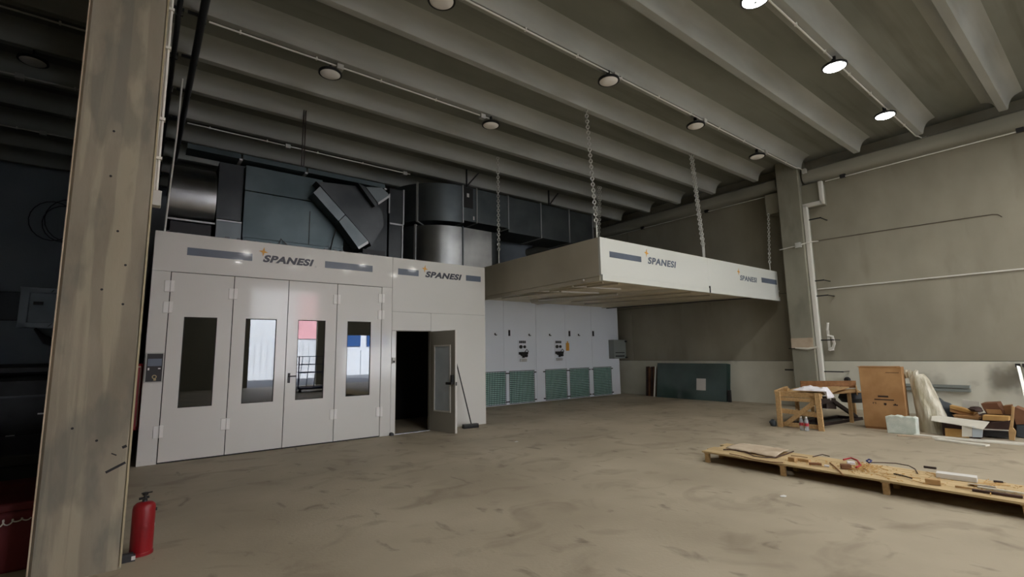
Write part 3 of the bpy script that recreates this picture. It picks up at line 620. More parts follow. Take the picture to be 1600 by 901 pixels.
ob('duct_section', MB().box(.96, 9.80, 3.505, 1.36, 11.4, 3.98), M['galvd'], va); ob('duct_section', MB().box(.96, 9.85, 4.0, 1.36, 11.4, 5.09), M['ductdark'], va)
ob('rounded_lip', MB().tube([(.96, 9.83, 4.0), (1.36, 9.83, 4.0)], .03, 10), M['galv'], va)
cv = thing('curved_duct', (.62, 9.7, 3.5), 'curved shiny duct bend at the far left end of the booth roof', 'duct', 'galvanised ducts above the booths')
pf = [(11.4, 3.95), (9.95, 3.95)]+[(9.95-.28*sin(t)+0, 4.45-.5*cos(t)) for t in [pi*.0+k*pi/2/10 for k in range(11)]]+[(9.67+1.0-1.0*cos(t), 4.45+.62*sin(t)) for t in [k*pi/2/10 for k in range(1, 11)]]+[(11.4, 5.07)]
ob('duct_bend', MB().prism(pf, .26, .93, 'x', True), M['galv'], cv)
ob('flange', MB().box(.24, 9.80, 3.90, .945, 9.83, 3.93), M['flange'], cv); ob('duct_stand', MB().box(.3, 9.9, 3.505, .9, 11.2, 3.90), M['blackmetal'], cv)
# diagonal duct: a pale narrow strip in front of a wide dark bent body
dg = thing('diagonal_duct', (3.3, 9.6, 3.5), 'slanting rectangular duct leaning down to the right across the air unit', 'duct', 'galvanised ducts above the booths')
def yz_poly(pts, Y): return [(atY(px, py, Y).x, atY(px, py, Y).z) for px, py in pts]
ob('duct_section', MB().prism(yz_poly(((490, 301), (500, 291), (539, 335), (529, 345)), 9.4), 9.4, 9.72, 'y'), M['galvd'], dg, 'paler narrow side')
ob('duct_section', MB().prism(yz_poly(((530, 346), (540, 336), (575, 376), (559, 386)), 9.4), 9.4, 9.72, 'y'), M['galvd'], dg, 'paler narrow side')
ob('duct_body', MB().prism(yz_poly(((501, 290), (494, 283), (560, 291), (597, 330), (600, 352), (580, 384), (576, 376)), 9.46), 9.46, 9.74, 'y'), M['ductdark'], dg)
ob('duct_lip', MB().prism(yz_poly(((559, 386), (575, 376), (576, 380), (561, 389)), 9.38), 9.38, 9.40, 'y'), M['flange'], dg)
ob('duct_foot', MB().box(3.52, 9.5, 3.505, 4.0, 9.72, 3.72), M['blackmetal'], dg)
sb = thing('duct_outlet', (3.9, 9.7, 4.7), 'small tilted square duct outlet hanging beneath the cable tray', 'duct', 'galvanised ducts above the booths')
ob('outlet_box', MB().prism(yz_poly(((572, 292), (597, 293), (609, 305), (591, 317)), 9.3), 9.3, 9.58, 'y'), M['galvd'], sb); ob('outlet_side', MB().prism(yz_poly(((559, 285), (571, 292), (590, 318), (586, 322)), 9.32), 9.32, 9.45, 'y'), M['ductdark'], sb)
ob('outlet_rim', MB().prism(yz_poly(((591, 316), (609, 304), (610, 307), (591, 320)), 9.27), 9.27, 9.30, 'y'), M['flange'], sb)
tr = thing('cable_tray', (2.4, 9.62, 5.15), 'long steel cable tray running above the air unit and ducts', 'cable tray')
tx = [atY(px, py, 9.6).x for px, py in ((290, 236), (378, 252), (480, 273), (603, 300))]
for k in range(3):
    a, b_ = tx[k]+.02, tx[k+1]-.02
    t_ = ob('tray_section', MB().box(a, 9.60, 5.13, b_, 9.64, 5.22).box(a, 9.64, 5.13, b_, 9.95, 5.145).box(a, 9.93, 5.13, b_, 9.96, 5.22), M['ahu'], tr)
    ob('tray_bracket', MB().box(b_-.02, 9.585, 5.10, b_+.03, 9.98, 5.13), M['flange'], t_)
    ob('wire', MB().tube([(a+.1, 9.7, 5.17), ((a+b_)/2, 9.72, 5.20), (b_-.05, 9.7, 5.17)], .012, 6), M['black'], t_)
ob('tray_hanger', MB().box(tx[2]-.03, 9.97, 5.12, tx[2]-.015, 9.99, 6.69).box(tx[2]+.015, 9.97, 5.12, tx[2]+.03, 9.99, 6.69), M['dsteel'], tr)
# two dark pipes along the hall under the ribs, with brackets
for x, nm in ((.14, 'left'), (.41, 'right')):
    t_ = thing('service_pipe', (x, 10, 6.3), 'dark ceiling pipe behind the pillar, %s one of the pair' % nm, 'pipe', 'pair of dark service pipes')
    ob('pipe', MB().tube([(x, -9.9, 6.31), (x, 16.9, 6.31)], .036 if x < .3 else .052, 10), M['conduitd'], t_)
    for y in ribY[8:]: ob('pipe_bracket', MB().box(x-.17, y-.02, 6.365, x+.06, y+.02, 6.397).box(x-.05, y-.012, 6.28, x+.05, y+.012, 6.29).box(x+.045, y-.012, 6.28, x+.052, y+.012, 6.38), M['conduitd'], t_)
vp = thing('hanging_hose', (.3, 9.4, 3.6), 'thin grey drop pipe down to the booth roof left corner', 'pipe')
ob('pipe', MB().tube([(.30, 9.5, 6.30), (.28, 9.45, 5.2), (.24, 9.4, 4.2), (.22, 9.38, 3.50)], .014, 8), M['conduit'], vp)

# ------------------------------------------------------------------ lamps, conduits, junction boxes
def make_lamp(lit, lab):
    t_ = thing('high_bay_lamp', (0, 0, 0), lab, 'lamp', 'high bay lamps under the ceiling')
    ob('housing', MB().lathe([(0, .10), (.06, .10), (.07, .06), (.165, .045), (.185, .03), (.185, 0), (.160, -.004), (.160, .004), (0, .004)], (0, 0, 0), 32), M['blackmetal'], t_)
    ob('lens', MB().lathe([(0, -.034), (.07, -.031), (.13, -.020), (.157, -.003), (.158, .003)], (0, 0, 0), 32), M['lit' if lit else 'lens'], t_)
    if lit: ob('sensor_dot', MB().lathe([(0, -.042), (.018, -.040), (.02, -.030)], (0, 0, 0), 12), M['elec'], t_)
    ob('bracket', MB().box(-.012, -.03, .10, .012, .03, .19).tube([(0, 0, .18), (0, 0, .195)], .012, 6), M['blackmetal'], t_)
    return t_
lampspec = []
LZ = 6.20
for px, py, lab in ((516, 116, 'unlit round lamp above the middle of the booth fascia, nearer the pillar'), (767, 196, 'unlit round lamp in the second conduit row, above the round duct elbow'),
                    (690, 2, 'unlit round lamp cut by the top edge of the picture'), (951, 127, 'unlit round lamp straight above the front left chain of the canopy'),
                    (1087, 197, 'unlit round lamp above the paired middle canopy chains'), (1183, 245, 'unlit round lamp nearest the concrete wall column')):
    lampspec.append((atZ(px, py, LZ), 0, lab))
for px, py, lab in ((1180, 0, 'glowing round lamp cut by the top edge of the picture'), (1304, 105, 'glowing round lamp, the middle of the three lit ones'), (1383, 181, 'glowing round lamp nearest the right concrete wall')):
    lampspec.append((atZ(px, py, LZ), 1, lab))
lit_p = make_lamp(1, ''); off_p = make_lamp(0, '')
used = {0: False, 1: False}
BS = MB().box(-.05, -.05, -.045, .05, .05, .045)
def place_lamp(p, lit, lab):
    src = lit_p if lit else off_p
    t_ = src if not used[lit] else copy_tree(src)
    used[lit] = True; t_.location = p; t_['label'] = lab
    if lit:
        ld_ = bpy.data.lights.new('lamp_glow', 'AREA'); ld_.shape = 'DISK'; ld_.size = .3; ld_.energy = LAMP_W; ld_.color = LAMP_COL; ld_.spread = radians(165)
        lo = bpy.data.objects.new('lamp_glow', ld_); COL.objects.link(lo); lo.location = (p[0], p[1], p[2]-.05)
    return t_
for p, lit, lab in lampspec: place_lamp(p, lit, lab)
place_lamp(Vector((-1.6, 10.1, LZ)), 0, 'dark unlit round lamp in the black bay left of the pillar')
lx = [lampspec[k][0].x for k in (6, 7, 8)]; lx = [2*lx[0]-lx[1]]+lx
place_lamp(Vector((lx[0], lampspec[6][0].y, LZ)), 1, 'glowing round lamp over the camera side of the hall, outside the picture')
for ri, y in enumerate((0.05, -2.5, -5.75, -8.2)):
    for ci, x in enumerate(lx):
        place_lamp(Vector((x, y, LZ)), 1, 'glowing round lamp behind the camera, row %s, %s' % (('nearest', 'second', 'third', 'farthest')[ri], ('left end', 'second from left', 'second from right', 'right end')[ci]))
def conduit_run(y, x0, x1, z, lab, boxes, hook=True):
    y += .085
    t_ = thing('conduit_run', ((x0+x1)/2, y, z), lab, 'conduit', 'lighting conduits under the ribs')
    pts = [(x0, y, z), (x1, y, z)]
    if hook: pts += [(x1+.12, y-.02, z+.02), (x1+.2, y-.10, z-.06)]
    ob('conduit_pipe', MB().tube(pts, .014, 6), M['conduit'], t_)
    k = x0+.4
    while k < x1: ob('clip', MB().box(k-.012, y-.02, z-.018, k+.012, y+.02, z+.033), M['conduit'], t_); k += 1.1
    for bx_ in boxes: ob('junction_box', MB().box(bx_-.055, y-.05, z-.06, bx_+.055, y+.05, z+.032), M['box'], t_, bev=.005)
    if hook: ob('end_bell', MB().box(x1+.16, y-.16, z-.14, x1+.26, y-.06, z-.02), M['box'], t_, bev=.01)
ca1 = [atZ(px, py, 6.38).x for px, py in ((967, 113), (1101, 187), (1190, 238))]
conduit_run(5.02, .6, 13.72, 6.365, 'conduit run with lamps ending at the column, third of the ceiling conduits from the back', ca1)
conduit_run(7.60, .5, 5.5, 6.365, 'conduit run ending at the unlit lamp above the round elbow', [atZ(533, 100, 6.38).x, atZ(758, 177, 6.38).x], False)
conduit_run(11.40, .5, 5.5, 6.365, 'conduit run farthest back, just above the ducts', [atZ(452, 224, 6.38).x, atZ(636, 267, 6.38).x], False)
conduit_run(2.52, .5, 13.9, 6.365, 'conduit run beside the glowing lamps', [])
for y, lab in ((8.9, 'nearest'), (11.05, 'second'), (13.7, 'third')):
    conduit_run(y, -11.5, -.6, 6.365, 'thin conduit in the dark left bay, %s to the camera' % lab, [-1.9] if lab != 'nearest' else [], False)
ct = thing('trunking_pipe', (14.0, 2, 5.95), 'thin pale pipe running under the eaves beam of the right wall', 'pipe')
ob('pipe', MB().tube([(14.15, -9.9, 5.93), (14.15, 4.60, 5.93)], .014, 6).tube([(14.15, 6.15, 5.93), (14.15, 16.9, 5.93)], .012, 6), M['conduit'], ct)
for y in (4.2, 1.0, 8.0, 10.5): ob('clip', MB().box(14.13, y-.06, 5.91, 14.20, y+.06, 6.01), M['blackmetal'], ct)
hp_ = thing('wall_pipe', (14.4, 3, 3.1), 'thin white horizontal pipe along the panel joint of the right wall', 'pipe')
ob('pipe', MB().tube([(14.42, -9.9, 3.06), (14.42, 5.14, 3.12)], .018, 6), M['conduit'], hp_)
cb = thing('wall_cable', (14.42, 3.4, 4.4), 'thin rusty cable with hooked end high on the right wall', 'cable')
ob('cable', MB().tube([(14.43, 5.1, 4.44), (14.43, 3.2, 4.40), (14.43, 1.62, 4.35), (14.43, 1.54, 4.33), (14.43, 1.48, 4.26)], .008, 6), M['rust'], cb)
# downpipe and fittings at the column
dp = thing('column_downpipe', (13.95, 5.03, 0), 'pale downpipe with stepped offset running down the wall column', 'pipe')
ob('pipe', MB().box(13.95, 5.03, 0, 14.06, 5.14, 5.36).box(13.95, 4.66, 5.30, 14.06, 5.14, 5.40).box(13.95, 4.62, 5.30, 14.06, 4.72, 5.92), M['conduit'], dp, bev=.015)
for z, w_ in ((4.95, .28), (3.30, .2), (2.9, .26), (1.75, .28), (.95, .42)):
    ob('pipe_bracket', MB().box(14.0, 5.02-w_, z-.015, 14.02, 5.03, z+.015).box(14.0, 5.02-w_, z-.008, 14.45, 5.03-w_+.02, z+.008), M['blackmetal'], dp)
jb = thing('column_junction_box', (13.86, 5.3, 4.3), 'small pale junction box with conduit stubs on the wall column', 'junction box')
ob('box_body', MB().box(13.81, 5.22, 4.22, 13.879, 5.36, 4.36), M['box'], jb, bev=.006)
ob('conduit_pipe', MB().tube([(13.86, 5.36, 4.28), (13.86, 5.78, 4.25)], .014, 6).tube([(13.86, 5.22, 4.30), (13.93, 5.0, 4.34), (14.02, 4.86, 4.34)], .014, 6), M['conduit'], jb)
lg = thing('cardboard_scrap', (13.8, 5.4, 1.45), 'brown cardboard strip with white tube strapped across the column', 'cardboard')
ob('cardboard', MB().box(13.862, 5.17, 1.56, 13.879, 5.70, 1.82), M['pinkpaper'], lg)
ob('white_roll', MB().tube([(13.84, 5.60, 1.56), (13.84, 5.3, 1.53), (13.84, 5.06, 1.57)], [.02, .035, .02], 8), M['white'], lg)
ob('strap', MB().tube([(13.87, 5.78, 1.55), (13.86, 5.5, 1.54)], .012, 6), M['black'], lg)
pj_ = thing('hose_bib', (14.2, 4.7, 1.5), 'white pipe elbow fitting beside the column', 'pipe fitting')
ob('pipe', MB().tube([(14.2, 4.93, 1.50), (14.2, 4.84, 1.55), (14.2, 4.80, 1.66), (14.2, 4.83, 1.84), (14.2, 4.93, 1.86)], .035, 8).tube([(14.2, 4.93, 2.0), (14.2, 4.9, 2.2)], .03, 8), M['conduit'], pj_)
ob('wall_bracket', MB().box(14.2, 4.90, 1.48, 14.45, 4.96, 1.52).box(14.2, 4.9, 1.52, 14.23, 4.95, 2.0), M['conduit'], pj_)
rb = thing('rebar_stub', (13.9, 5.9, 1.0), 'short black bar sticking out left of the column at plinth height', 'bar')
ob('bar', MB().tube([(14.0, 5.72, .98), (14.0, 5.98, .98)], .018, 8), M['black'], rb)

# conduit on the near pillar
pc = thing('pillar_conduit', (.04, 4.95, 3.5), 'cream conduit clipped to the right edge of the near pillar with a socket box', 'conduit')
zb = atY(243, 300, 4.95).z
ob('conduit_pipe', MB().tube([(.038, 4.93, zb), (.038, 4.93, 5.95)], .011, 8).tube([(.022, 4.93, zb), (.022, 4.96, 5.95)], .006, 6), M['conduit'], pc)
ob('socket_box', MB().box(.0151, 4.88, zb-.13, .075, 4.98, zb), M['box'], pc, bev=.005)
for py in (72, 186, 248, 10): 
    z = atY(250, py, 4.93).z; ob('clip', MB().box(.0151, 4.905, z-.012, .058, 4.955, z+.012), M['conduit'], pc)

# ------------------------------------------------------------------ gas cylinder by the pillar
gcx, gcy = .135, 5.10
gc = thing('red_cylinder', (gcx, gcy, 0), 'red steel extinguisher cylinder with dark valve standing beside the pillar base', 'fire extinguisher')
ob('tank', MB().lathe([(0, .0), (.070, .0), (.078, .006), (.078, .022), (.073, .028), (.077, .038), (.077, .355), (.072, .378), (.055, .395), (.03, .402), (.0, .405)], (gcx, gcy, 0), 28), M['red'], gc)
ob('base_ring', MB().lathe([(.074, .0), (.082, .002), (.082, .022), (.074, .024)], (gcx, gcy, 0), 28), M['red'], gc)
va_ = ob('valve', MB().lathe([(.018, .40), (.018, .42), (.011, .425), (.011, .45), (.02, .453), (.022, .473), (.0, .478)], (gcx, gcy, 0), 14).tube([(gcx-.04, gcy, .428), (gcx+.028, gcy, .435)], .010, 8), M['black'], gc)
ob('lever', MB().bar((gcx-.025, gcy, .468), (gcx+.045, gcy-.02, .474), .012, .008), M['black'], va_)
ob('paint_mark', MB().box(gcx+.072, gcy-.012, .20, gcx+.079, gcy+.01, .225), M['paper'], gc); ob('boss', MB().lathe([(0, .086), (.012, .086), (.012, .07)], (gcx, gcy, .33), 10, 'x'), M['black'], gc)
bk = thing('floor_bracket', (.05, 5.0, 0), 'small grey steel bracket on the floor between pillar and red cylinder', 'bracket')
ob('bracket_plate', MB().box(.016, 4.955, .0, .10, 5.005, .045).box(.016, 4.95, .045, .085, 5.0, .06), M['conduitd'], bk, bev=.003); ob('white_sticker', MB().box(.075, 4.952, .012, .10, 4.9549, .04), M['paper'], bk)

# ------------------------------------------------------------------ dark left bay
eq = thing('wall_equipment_cabinet', (-2.0, 16.8, 2.3), 'pale grey louvred equipment cabinet on the far wall of the dark bay', 'cabinet')
p0, p1 = atY(33, 448, 16.5), atY(112, 512, 16.5)
x0, x1, z0, z1 = p0.x, p1.x+.1, p1.z, p0.z
ob('cabinet_frame', MB().box(x0, 16.5, z0, x0+.16, YB, z1).box(x1-.1, 16.5, z0, x1, YB, z1).box(x0, 16.5, z1-.12, x1, YB, z1).box(x0, 16.5, z0, x1, YB, z0+.12), M['cabgrey'], eq, bev=.01)
ob('cabinet_door', MB().box(x0+.17, 16.56, z0+.13, x1-.11, 16.6, z1-.13), M['bwhite'], eq); 
lv = MB()
for k in range(9): lv.bar((x0+.55+k*.11, 16.49, z0+.02), (x0+.62+k*.11, 16.49, z0+.10), .01, .03, (0, 1, 0)).bar((x0+.55+k*.11, 16.49, z1-.10), (x0+.60+k*.11, 16.49, z1-.03), .01, .03, (0, 1, 0))
ob('louvre', lv, M['lv'], eq); ob('latch', MB().box(x0+.24, 16.53, z1-.42, x0+.42, 16.56, z1-.34).box(x1-.4, 16.53, z1-.3, x1-.2, 16.56, z1-.2), M['black'], eq)
db = thing('dark_side_box', (x0-.5, 16.8, 2.3), 'dark grey box fixed left of the louvred cabinet', 'box')
ob('box_body', MB().box(x0-1.2, 16.6, z0+.18, x0-.01, YB-.001, z1-.12), M['lv'], db, bev=.01); ob('box_cover', MB().box(x0-1.1, 16.58, z0+.4, x0-.62, 16.6, z1-.3), M['cabgrey'], db)
cc = thing('cable_bundle', (-2, 16.7, 2), 'black cable bundle drooping beneath the louvred cabinet', 'cable')
for k in range(4): ob('cable', MB().tube([(x0+.3, 16.7+k*.03, z0-.02), (x0+.5, 16.68, z0-.22-k*.05), (x0+.85, 16.68+k*.03, z0-.36-k*.05), (x0+1.25, 16.7, z0-.42), (x0+1.7, 16.75, z0-.30)], .035, 6), M['black'], cc)
cl = thing('cable_coil', (-1.6, 16.9, 4.8), 'loops of thin dark cable hanging on the pale far wall', 'cable')
for k, (px, py, r) in enumerate(((82, 345, .45), (100, 350, .42), (110, 345, .5))):
    p = atY(px, py, 16.93); ob('cable_loop', MB().tube([(p.x+r*cos(t), 16.95, p.z+r*1.15*sin(t)) for t in [2*pi*i/20 for i in range(20)]], .012, 5, closed=True), M['lv'], cl)
dk = thing('covered_machine', (-2.2, 12.4, 0), 'low black covered machine in the dark bay left of the pillar', 'machine')
ob('machine_body', MB().box(-4.2, 11.5, 0, -.75, 13.6, 1.30), M['darkstuff'], dk, bev=.08); ob('machine_top', MB().box(-3.6, 11.8, 1.30, -1.0, 13.4, 1.50), M['darkstuff'], dk, bev=.06)
ob('trim_bar', MB().box(-4.1, 11.46, .95, -.9, 11.5, .98), M['conduitd'], dk)
ob('chrome_catch', MB().box(-1.25, 11.45, .66, -1.15, 11.5, .68).box(-1.05, 11.45, .67, -1.0, 11.5, .69).box(-1.6, 11.45, .33, -1.5, 11.5, .35), M['alu'], dk)
bt = thing('black_bench', (-1.4, 7.8, 0), 'black low bench behind the red chest in the dark bay', 'bench')
ob('bench_top', MB().box(-3.0, 7.0, .50, -.62, 8.8, .62), M['darkstuff'], bt, bev=.02)
for x, y in ((-2.9, 7.1), (-.75, 7.1), (-2.9, 8.7), (-.75, 8.7)): ob('leg', MB().box(x-.05, y-.05, 0, x+.05, y+.05, .50), M['darkstuff'], bt)
ob('skirt', MB().box(-2.95, 7.06, .05, -.66, 7.09, .50), M['darkstuff'], bt)
rc = thing('red_chest', (-1.1, 5.6, 0), 'dark red chest with pale script lettering at the lower left corner', 'chest')
ob('chest_body', MB().box(-1.9, 5.30, 0, -.52, 6.3, .44), M['dred'], rc, bev=.02)
ob('chest_lid', MB().box(-1.92, 5.28, .44, -.51, 6.32, .50), M['dred'], rc, bev=.015)
sc = []
for i in range(132):
    u = i/131; t = u*2*pi*11; sc.append((-1.1+.54*u+.012*cos(t), 5.278, .33+.05*u+.016*sin(t)*(1+.5*sin(u*19))))
ob('script_lettering', MB().tube(sc, .0045, 4), M['paper'], rc)
rh = thing('red_hose_cabinet', (-.1, 9.35, .5), 'narrow red cabinet with pale edge between the pillar and the booth control panel', 'cabinet')
ob('cabinet_body', MB().box(-.219, 9.25, .50, .095, 9.55, 1.49), M['red'], rh, bev=.03); ob('pale_edge', MB().box(.062, 9.243, .56, .072, 9.25, 1.44).box(-.2, 9.243, 1.43, .07, 9.25, 1.445), M['pinkpaper'], rh)

# ------------------------------------------------------------------ roll cage behind the camera (it shows in the booth door windows)
rg = thing('roll_cage', (6.2, -4.6, 0), 'blue wire roll cage with covered load, mirrored in the booth door windows', 'trolley')
rm = MB()
for x in (5.6, 7.2):
    for y in (-5.1, -4.1): rm.box(x-.02, y-.02, .15, x+.02, y+.02, 1.55)
for z in (.2, .85, 1.2, 1.55):
    rm.box(5.6, -4.12, z-.015, 7.2, -4.08, z+.015).box(5.6, -5.12, z-.015, 7.2, -5.08, z+.015)
for k in range(6): rm.bar((5.6+k*.32, -4.1, .2), (5.75+k*.29, -4.1, 1.55), .02, .02)
ob('cage', rm, M['blue'], rg); ob('cage_deck', MB().box(5.6, -5.1, .13, 7.2, -4.1, .19), M['darkstuff'], rg)
for x in (5.7, 7.1):
    for y in (-5.0, -4.2): ob('wheel', MB().lathe([(0, -.02), (.065, -.02), (.065, .02), (0, .02)], (x, y, .065), 12, 'y'), M['black'], rg)

# ------------------------------------------------------------------ things at the right wall
gl = thing('glass_sheet_stack', (14.2, 8.9, 0), 'stack of dark green glass sheets leaning on the white plinth', 'glass')
def lean(y0, y1, x0, h, th, xt=None):
    xt = x0+.16 if xt is None else xt
    return MB().add([(x0, y0, 0), (x0, y1, 0), (xt, y1, h), (xt, y0, h), (x0+th, y0, 0), (x0+th, y1, 0), (xt+th, y1, h), (xt+th, y0, h)],
                    [(0, 1, 2, 3), (4, 7, 6, 5), (0, 4, 5, 1), (1, 5, 6, 2), (2, 6, 7, 3), (3, 7, 4, 0)])
for k in range(3): ob('glass_sheet', lean(7.72-.03*k, 10.2-.02*k, 14.03+.04*k, 1.13-.01*k, .02), M['gglass'], gl)
ob('paper_label', lean(8.37, 8.72, 14.088, .62, .002).box(0, 0, 0, 0, 0, 0) if False else MB().add([(14.068, 8.40, .30), (14.068, 8.72, .30), (14.118, 8.72, .66), (14.118, 8.40, .66)], [(0, 1, 2, 3)]), M['paper'], gl, solid=.002)
ob('corner_post', MB().box(14.02, 7.60, 0, 14.10, 7.68, .35), M['seam'], gl)
bp = thing('brown_boards', (14.2, 10.6, 0), 'narrow dark brown boards standing upright left of the glass sheets', 'boards')
for k in range(4): ob('board', lean(10.36+k*.10, 10.43+k*.10, 14.16, .98+.02*(k % 2), .12, 14.25), M['brownwood' if k % 2 else 'card2'], bp)
ws = thing('white_edge_strip', (14.0, 10.3, 0), 'thin white strip standing between brown boards and glass sheets', 'strip')
ob('strip', lean(10.27, 10.32, 14.02, 1.02, .03, 14.2), M['white'], ws)
dc = thing('small_dark_bin', (14.3, 4.6, 1.21), 'dark oval fitting on the plinth just right of the column', 'fitting')
ob('fitting_body', MB().lathe([(0, -.10), (.05, -.10), (.07, -.04), (.07, 0)], (14.41, 4.66, .74), 14, 'x'), M['black'], dc)

# timber frame table
ft = thing('timber_trestle', (10.35, 4.2, 0), 'pine timber trestle frame with diagonal brace, nearest the column', 'trestle')
X0 = 10.30
def tb(nm, p, q, wd, th, m=M['wood'], upv=(1, 0, 0), lab=None): return ob(nm, MB().bar(p, q, wd, th, upv), m, ft, lab, bev=.004)
tb('leg', (X0, 4.58, 0), (X0, 4.58, .70), .09, .05); tb('leg', (X0, 3.84, 0), (X0, 3.86, .70), .09, .05)
tb('top_rail', (X0+.05, 4.62, .645), (X0+.05, 3.80, .645), .10, .04); tb('top_rail', (X0+.05, 4.62, .55), (X0+.05, 3.82, .55), .07, .035)
tb('middle_rail', (X0+.05, 4.62, .32), (X0+.05, 3.82, .28), .09, .035); tb('bottom_rail', (X0+.05, 4.62, .06), (X0+.05, 3.82, .06), .08, .035)
tb('diagonal_brace', (X0+.03, 4.50, .05), (X0+.03, 3.88, .56), .08, .03)
tb('leg', (11.25, 4.62, 0), (11.25, 4.62, .66), .07, .05); tb('leg', (12.75, 4.9, 0), (12.75, 4.9, .66), .07, .05); tb('side_rail', (X0, 4.62, .68), (11.6, 4.95, .68), .05, .07, upv=(0, 0, 1))
tb('corner_block', (10.75, 4.62, .70), (10.86, 4.62, .70), .08, .06, upv=(0, 0, 1))
for k in range(5): ob('table_board', MB().obox((11.45+.0*k, 4.02+k*.17, .66+.004*(k % 2)), (2.3-.12*k, .155, .022), (0, -.012, .10)), M['wood'], ft, bev=.002)
pt = thing('open_plywood_box', (12.3, 4.3, .45), 'open brown plywood tray with grey contents beside the tall carton', 'box')
ob('tray_side', MB().bar((11.9, 4.78, .74), (13.0, 4.05, .72), .02, .16), M['wooddark'], pt); ob('tray_side', MB().bar((13.0, 4.05, .66), (11.9, 3.7, .62), .02, .10), M['ply'], pt)
ob('tray_bottom', MB().prism([(11.3, 5.0), (13.0, 4.05), (12.2, 3.72), (11.2, 4.1)], .60, .62), M['ply'], pt)
ob('plastic_bundle', MB().lathe([(0, 0), (.2, .01), (.26, .1), (.22, .2), (.1, .24), (0, .25)], (12.45, 3.98, .36), 12), M['lv'], pt)
for x, y in ((12.9, 4.1), (11.9, 3.85)): ob('tray_leg', MB().box(x-.03, y-.03, 0, x+.03, y+.03, .60), M['ply'], pt)
sf = thing('steel_frame', (11.5, 4.1, 0), 'dark brown steel lifting frame with crossed legs under the timber boards', 'frame')
ob('frame_base', MB().bar((10.75, 4.1, .03), (12.5, 3.86, .03), .06, .06).bar((10.75, 4.5, .03), (12.5, 4.3, .03), .06, .06).bar((12.45, 3.86, .03), (12.45, 4.3, .03), .06, .06), M['dsteel'], sf)
ob('cross_leg', MB().bar((12.4, 3.92, .06), (11.2, 4.02, .56), .06, .07), M['dsteel'], sf); ob('cross_leg', MB().bar((10.85, 4.1, .06), (10.95, 4.05, .60), .08, .08), M['dsteel'], sf)
ob('gearbox', MB().obox((11.35, 4.1, .42), (.5, .2, .22), (0, .1, 0)).obox((11.1, 4.05, .50), (.6, .14, .12)), M['dsteel'], sf, bev=.01)
ob('bolt', MB().lathe([(0, -.02), (.03, -.02), (.03, .0)], (11.25, 3.99, .52), 8, 'y').lathe([(0, -.02), (.03, -.02), (.03, 0)], (11.5, 3.99, .42), 8, 'y'), M['alu'], sf)
ob('floor_plate', MB().box(10.6, 4.15, .0, 12.3, 4.7, .012), M['darkstuff'], sf)
cw = thing('white_cloth', (10.6, 4.1, .69), 'crumpled white cloth lying on top of the timber trestle', 'cloth')
def clothf(u, v):
    x = 10.30+u*.72; y = 4.30-v*.58+.1*u; r = noise.noise(Vector((u*4, v*4, 1)))*.05+noise.noise(Vector((u*9, v*9, 3)))*.02
    e = min(u, 1-u, v, 1-v); z = .735+r*min(1, e*6)+(.03 if e > .12 else e*.25); 
    if v > .85 and u > .3: z -= (v-.85)*1.0; y += 0
    return (x+noise.noise(Vector((v*5, 0, 7)))*.06, y+noise.noise(Vector((u*5, 2, 7)))*.05, z)
ob('cloth', MB().grid(clothf, 28, 24), M['cloth'], cw, solid=.006)
for i, (x, y, lab) in enumerate(((10.16, 4.13, 'clear water bottle with red label, left of the three by the trestle'), (10.13, 4.03, 'clear water bottle with red label, right of the three by the trestle'), (10.22, 4.06, 'clear water bottle with red label, rearmost of the three by the trestle'))):
    t_ = thing('water_bottle', (x, y, 0), lab, 'bottle', 'water bottles on the floor')
    ob('bottle_body', MB().lathe([(0, .0), (.034, .0), (.036, .01), (.036, .17), (.028, .20), (.014, .23), (.014, .245)], (x, y, 0), 14), M['bottle'], t_)
    ob('bottle_label', MB().lathe([(.037, .09), (.037, .145)], (x, y, 0), 14), M['label_red'], t_); ob('cap', MB().lathe([(.016, .235), (.016, .255), (0, .257)], (x, y, 0), 12), M['white'], t_)
bgx = thing('crumpled_bag', (10.3, 4.75, 0), 'small crumpled grey bag at the left foot of the trestle', 'bag')
def blob(c, r, s, seed, nz=14, nr=9):
    def f(u, v):
        a = u*2*pi; t = v*pi; n_ = 1+.35*noise.noise(Vector((cos(a)*sin(t)*1.6+seed, sin(a)*sin(t)*1.6, cos(t)*1.6)))
        return (c[0]+r*s[0]*n_*cos(a)*sin(t), c[1]+r*s[1]*n_*sin(a)*sin(t), max(c[2]+r*s[2]*n_*cos(t), .002))
    return MB().grid(f, nz, nr)
ob('bag', blob((10.3, 4.72, .06), .07, (1, .9, 1.0), 3), M['lv'], bgx)

# tall carton
cx_ = thing('tall_carton', (11.45, 3.1, 0), 'tall brown cardboard carton with black print standing on end', 'carton')
rotc = radians(6)
def cpt(x, y, z):   # local carton frame: face at x=0, y from 0 to -.64
    return (11.28+x*cos(rotc)+y*sin(-rotc), 3.44+x*sin(rotc)+y*cos(rotc), z)
def cbox(mb, x0, y0, z0, x1, y1, z1):
    vs = [cpt(x, y, z) for x in (x0, x1) for y in (y0, y1) for z in (z0, z1)]
    return mb.add(vs, [(0, 1, 3, 2), (4, 6, 7, 5), (0, 4, 5, 1), (2, 3, 7, 6), (0, 2, 6, 4), (1, 5, 7, 3)])
ob('carton_body', cbox(MB(), 0, 0, .035, .32, -.66, 1.17), M['card'], cx_, bev=.006)
ob('top_flap', cbox(MB(), -.01, .02, 1.17, .34, -.60, 1.178), M['card'], cx_); ob('pallet_foot', cbox(MB(), .01, -.01, 0, .31, -.65, .034), M['wooddark'], cx_)
pm = MB()
cbox(pm, -.003, -.26, .60, 0, -.42, .632); cbox(pm, -.003, -.20, .545, 0, -.50, .565)
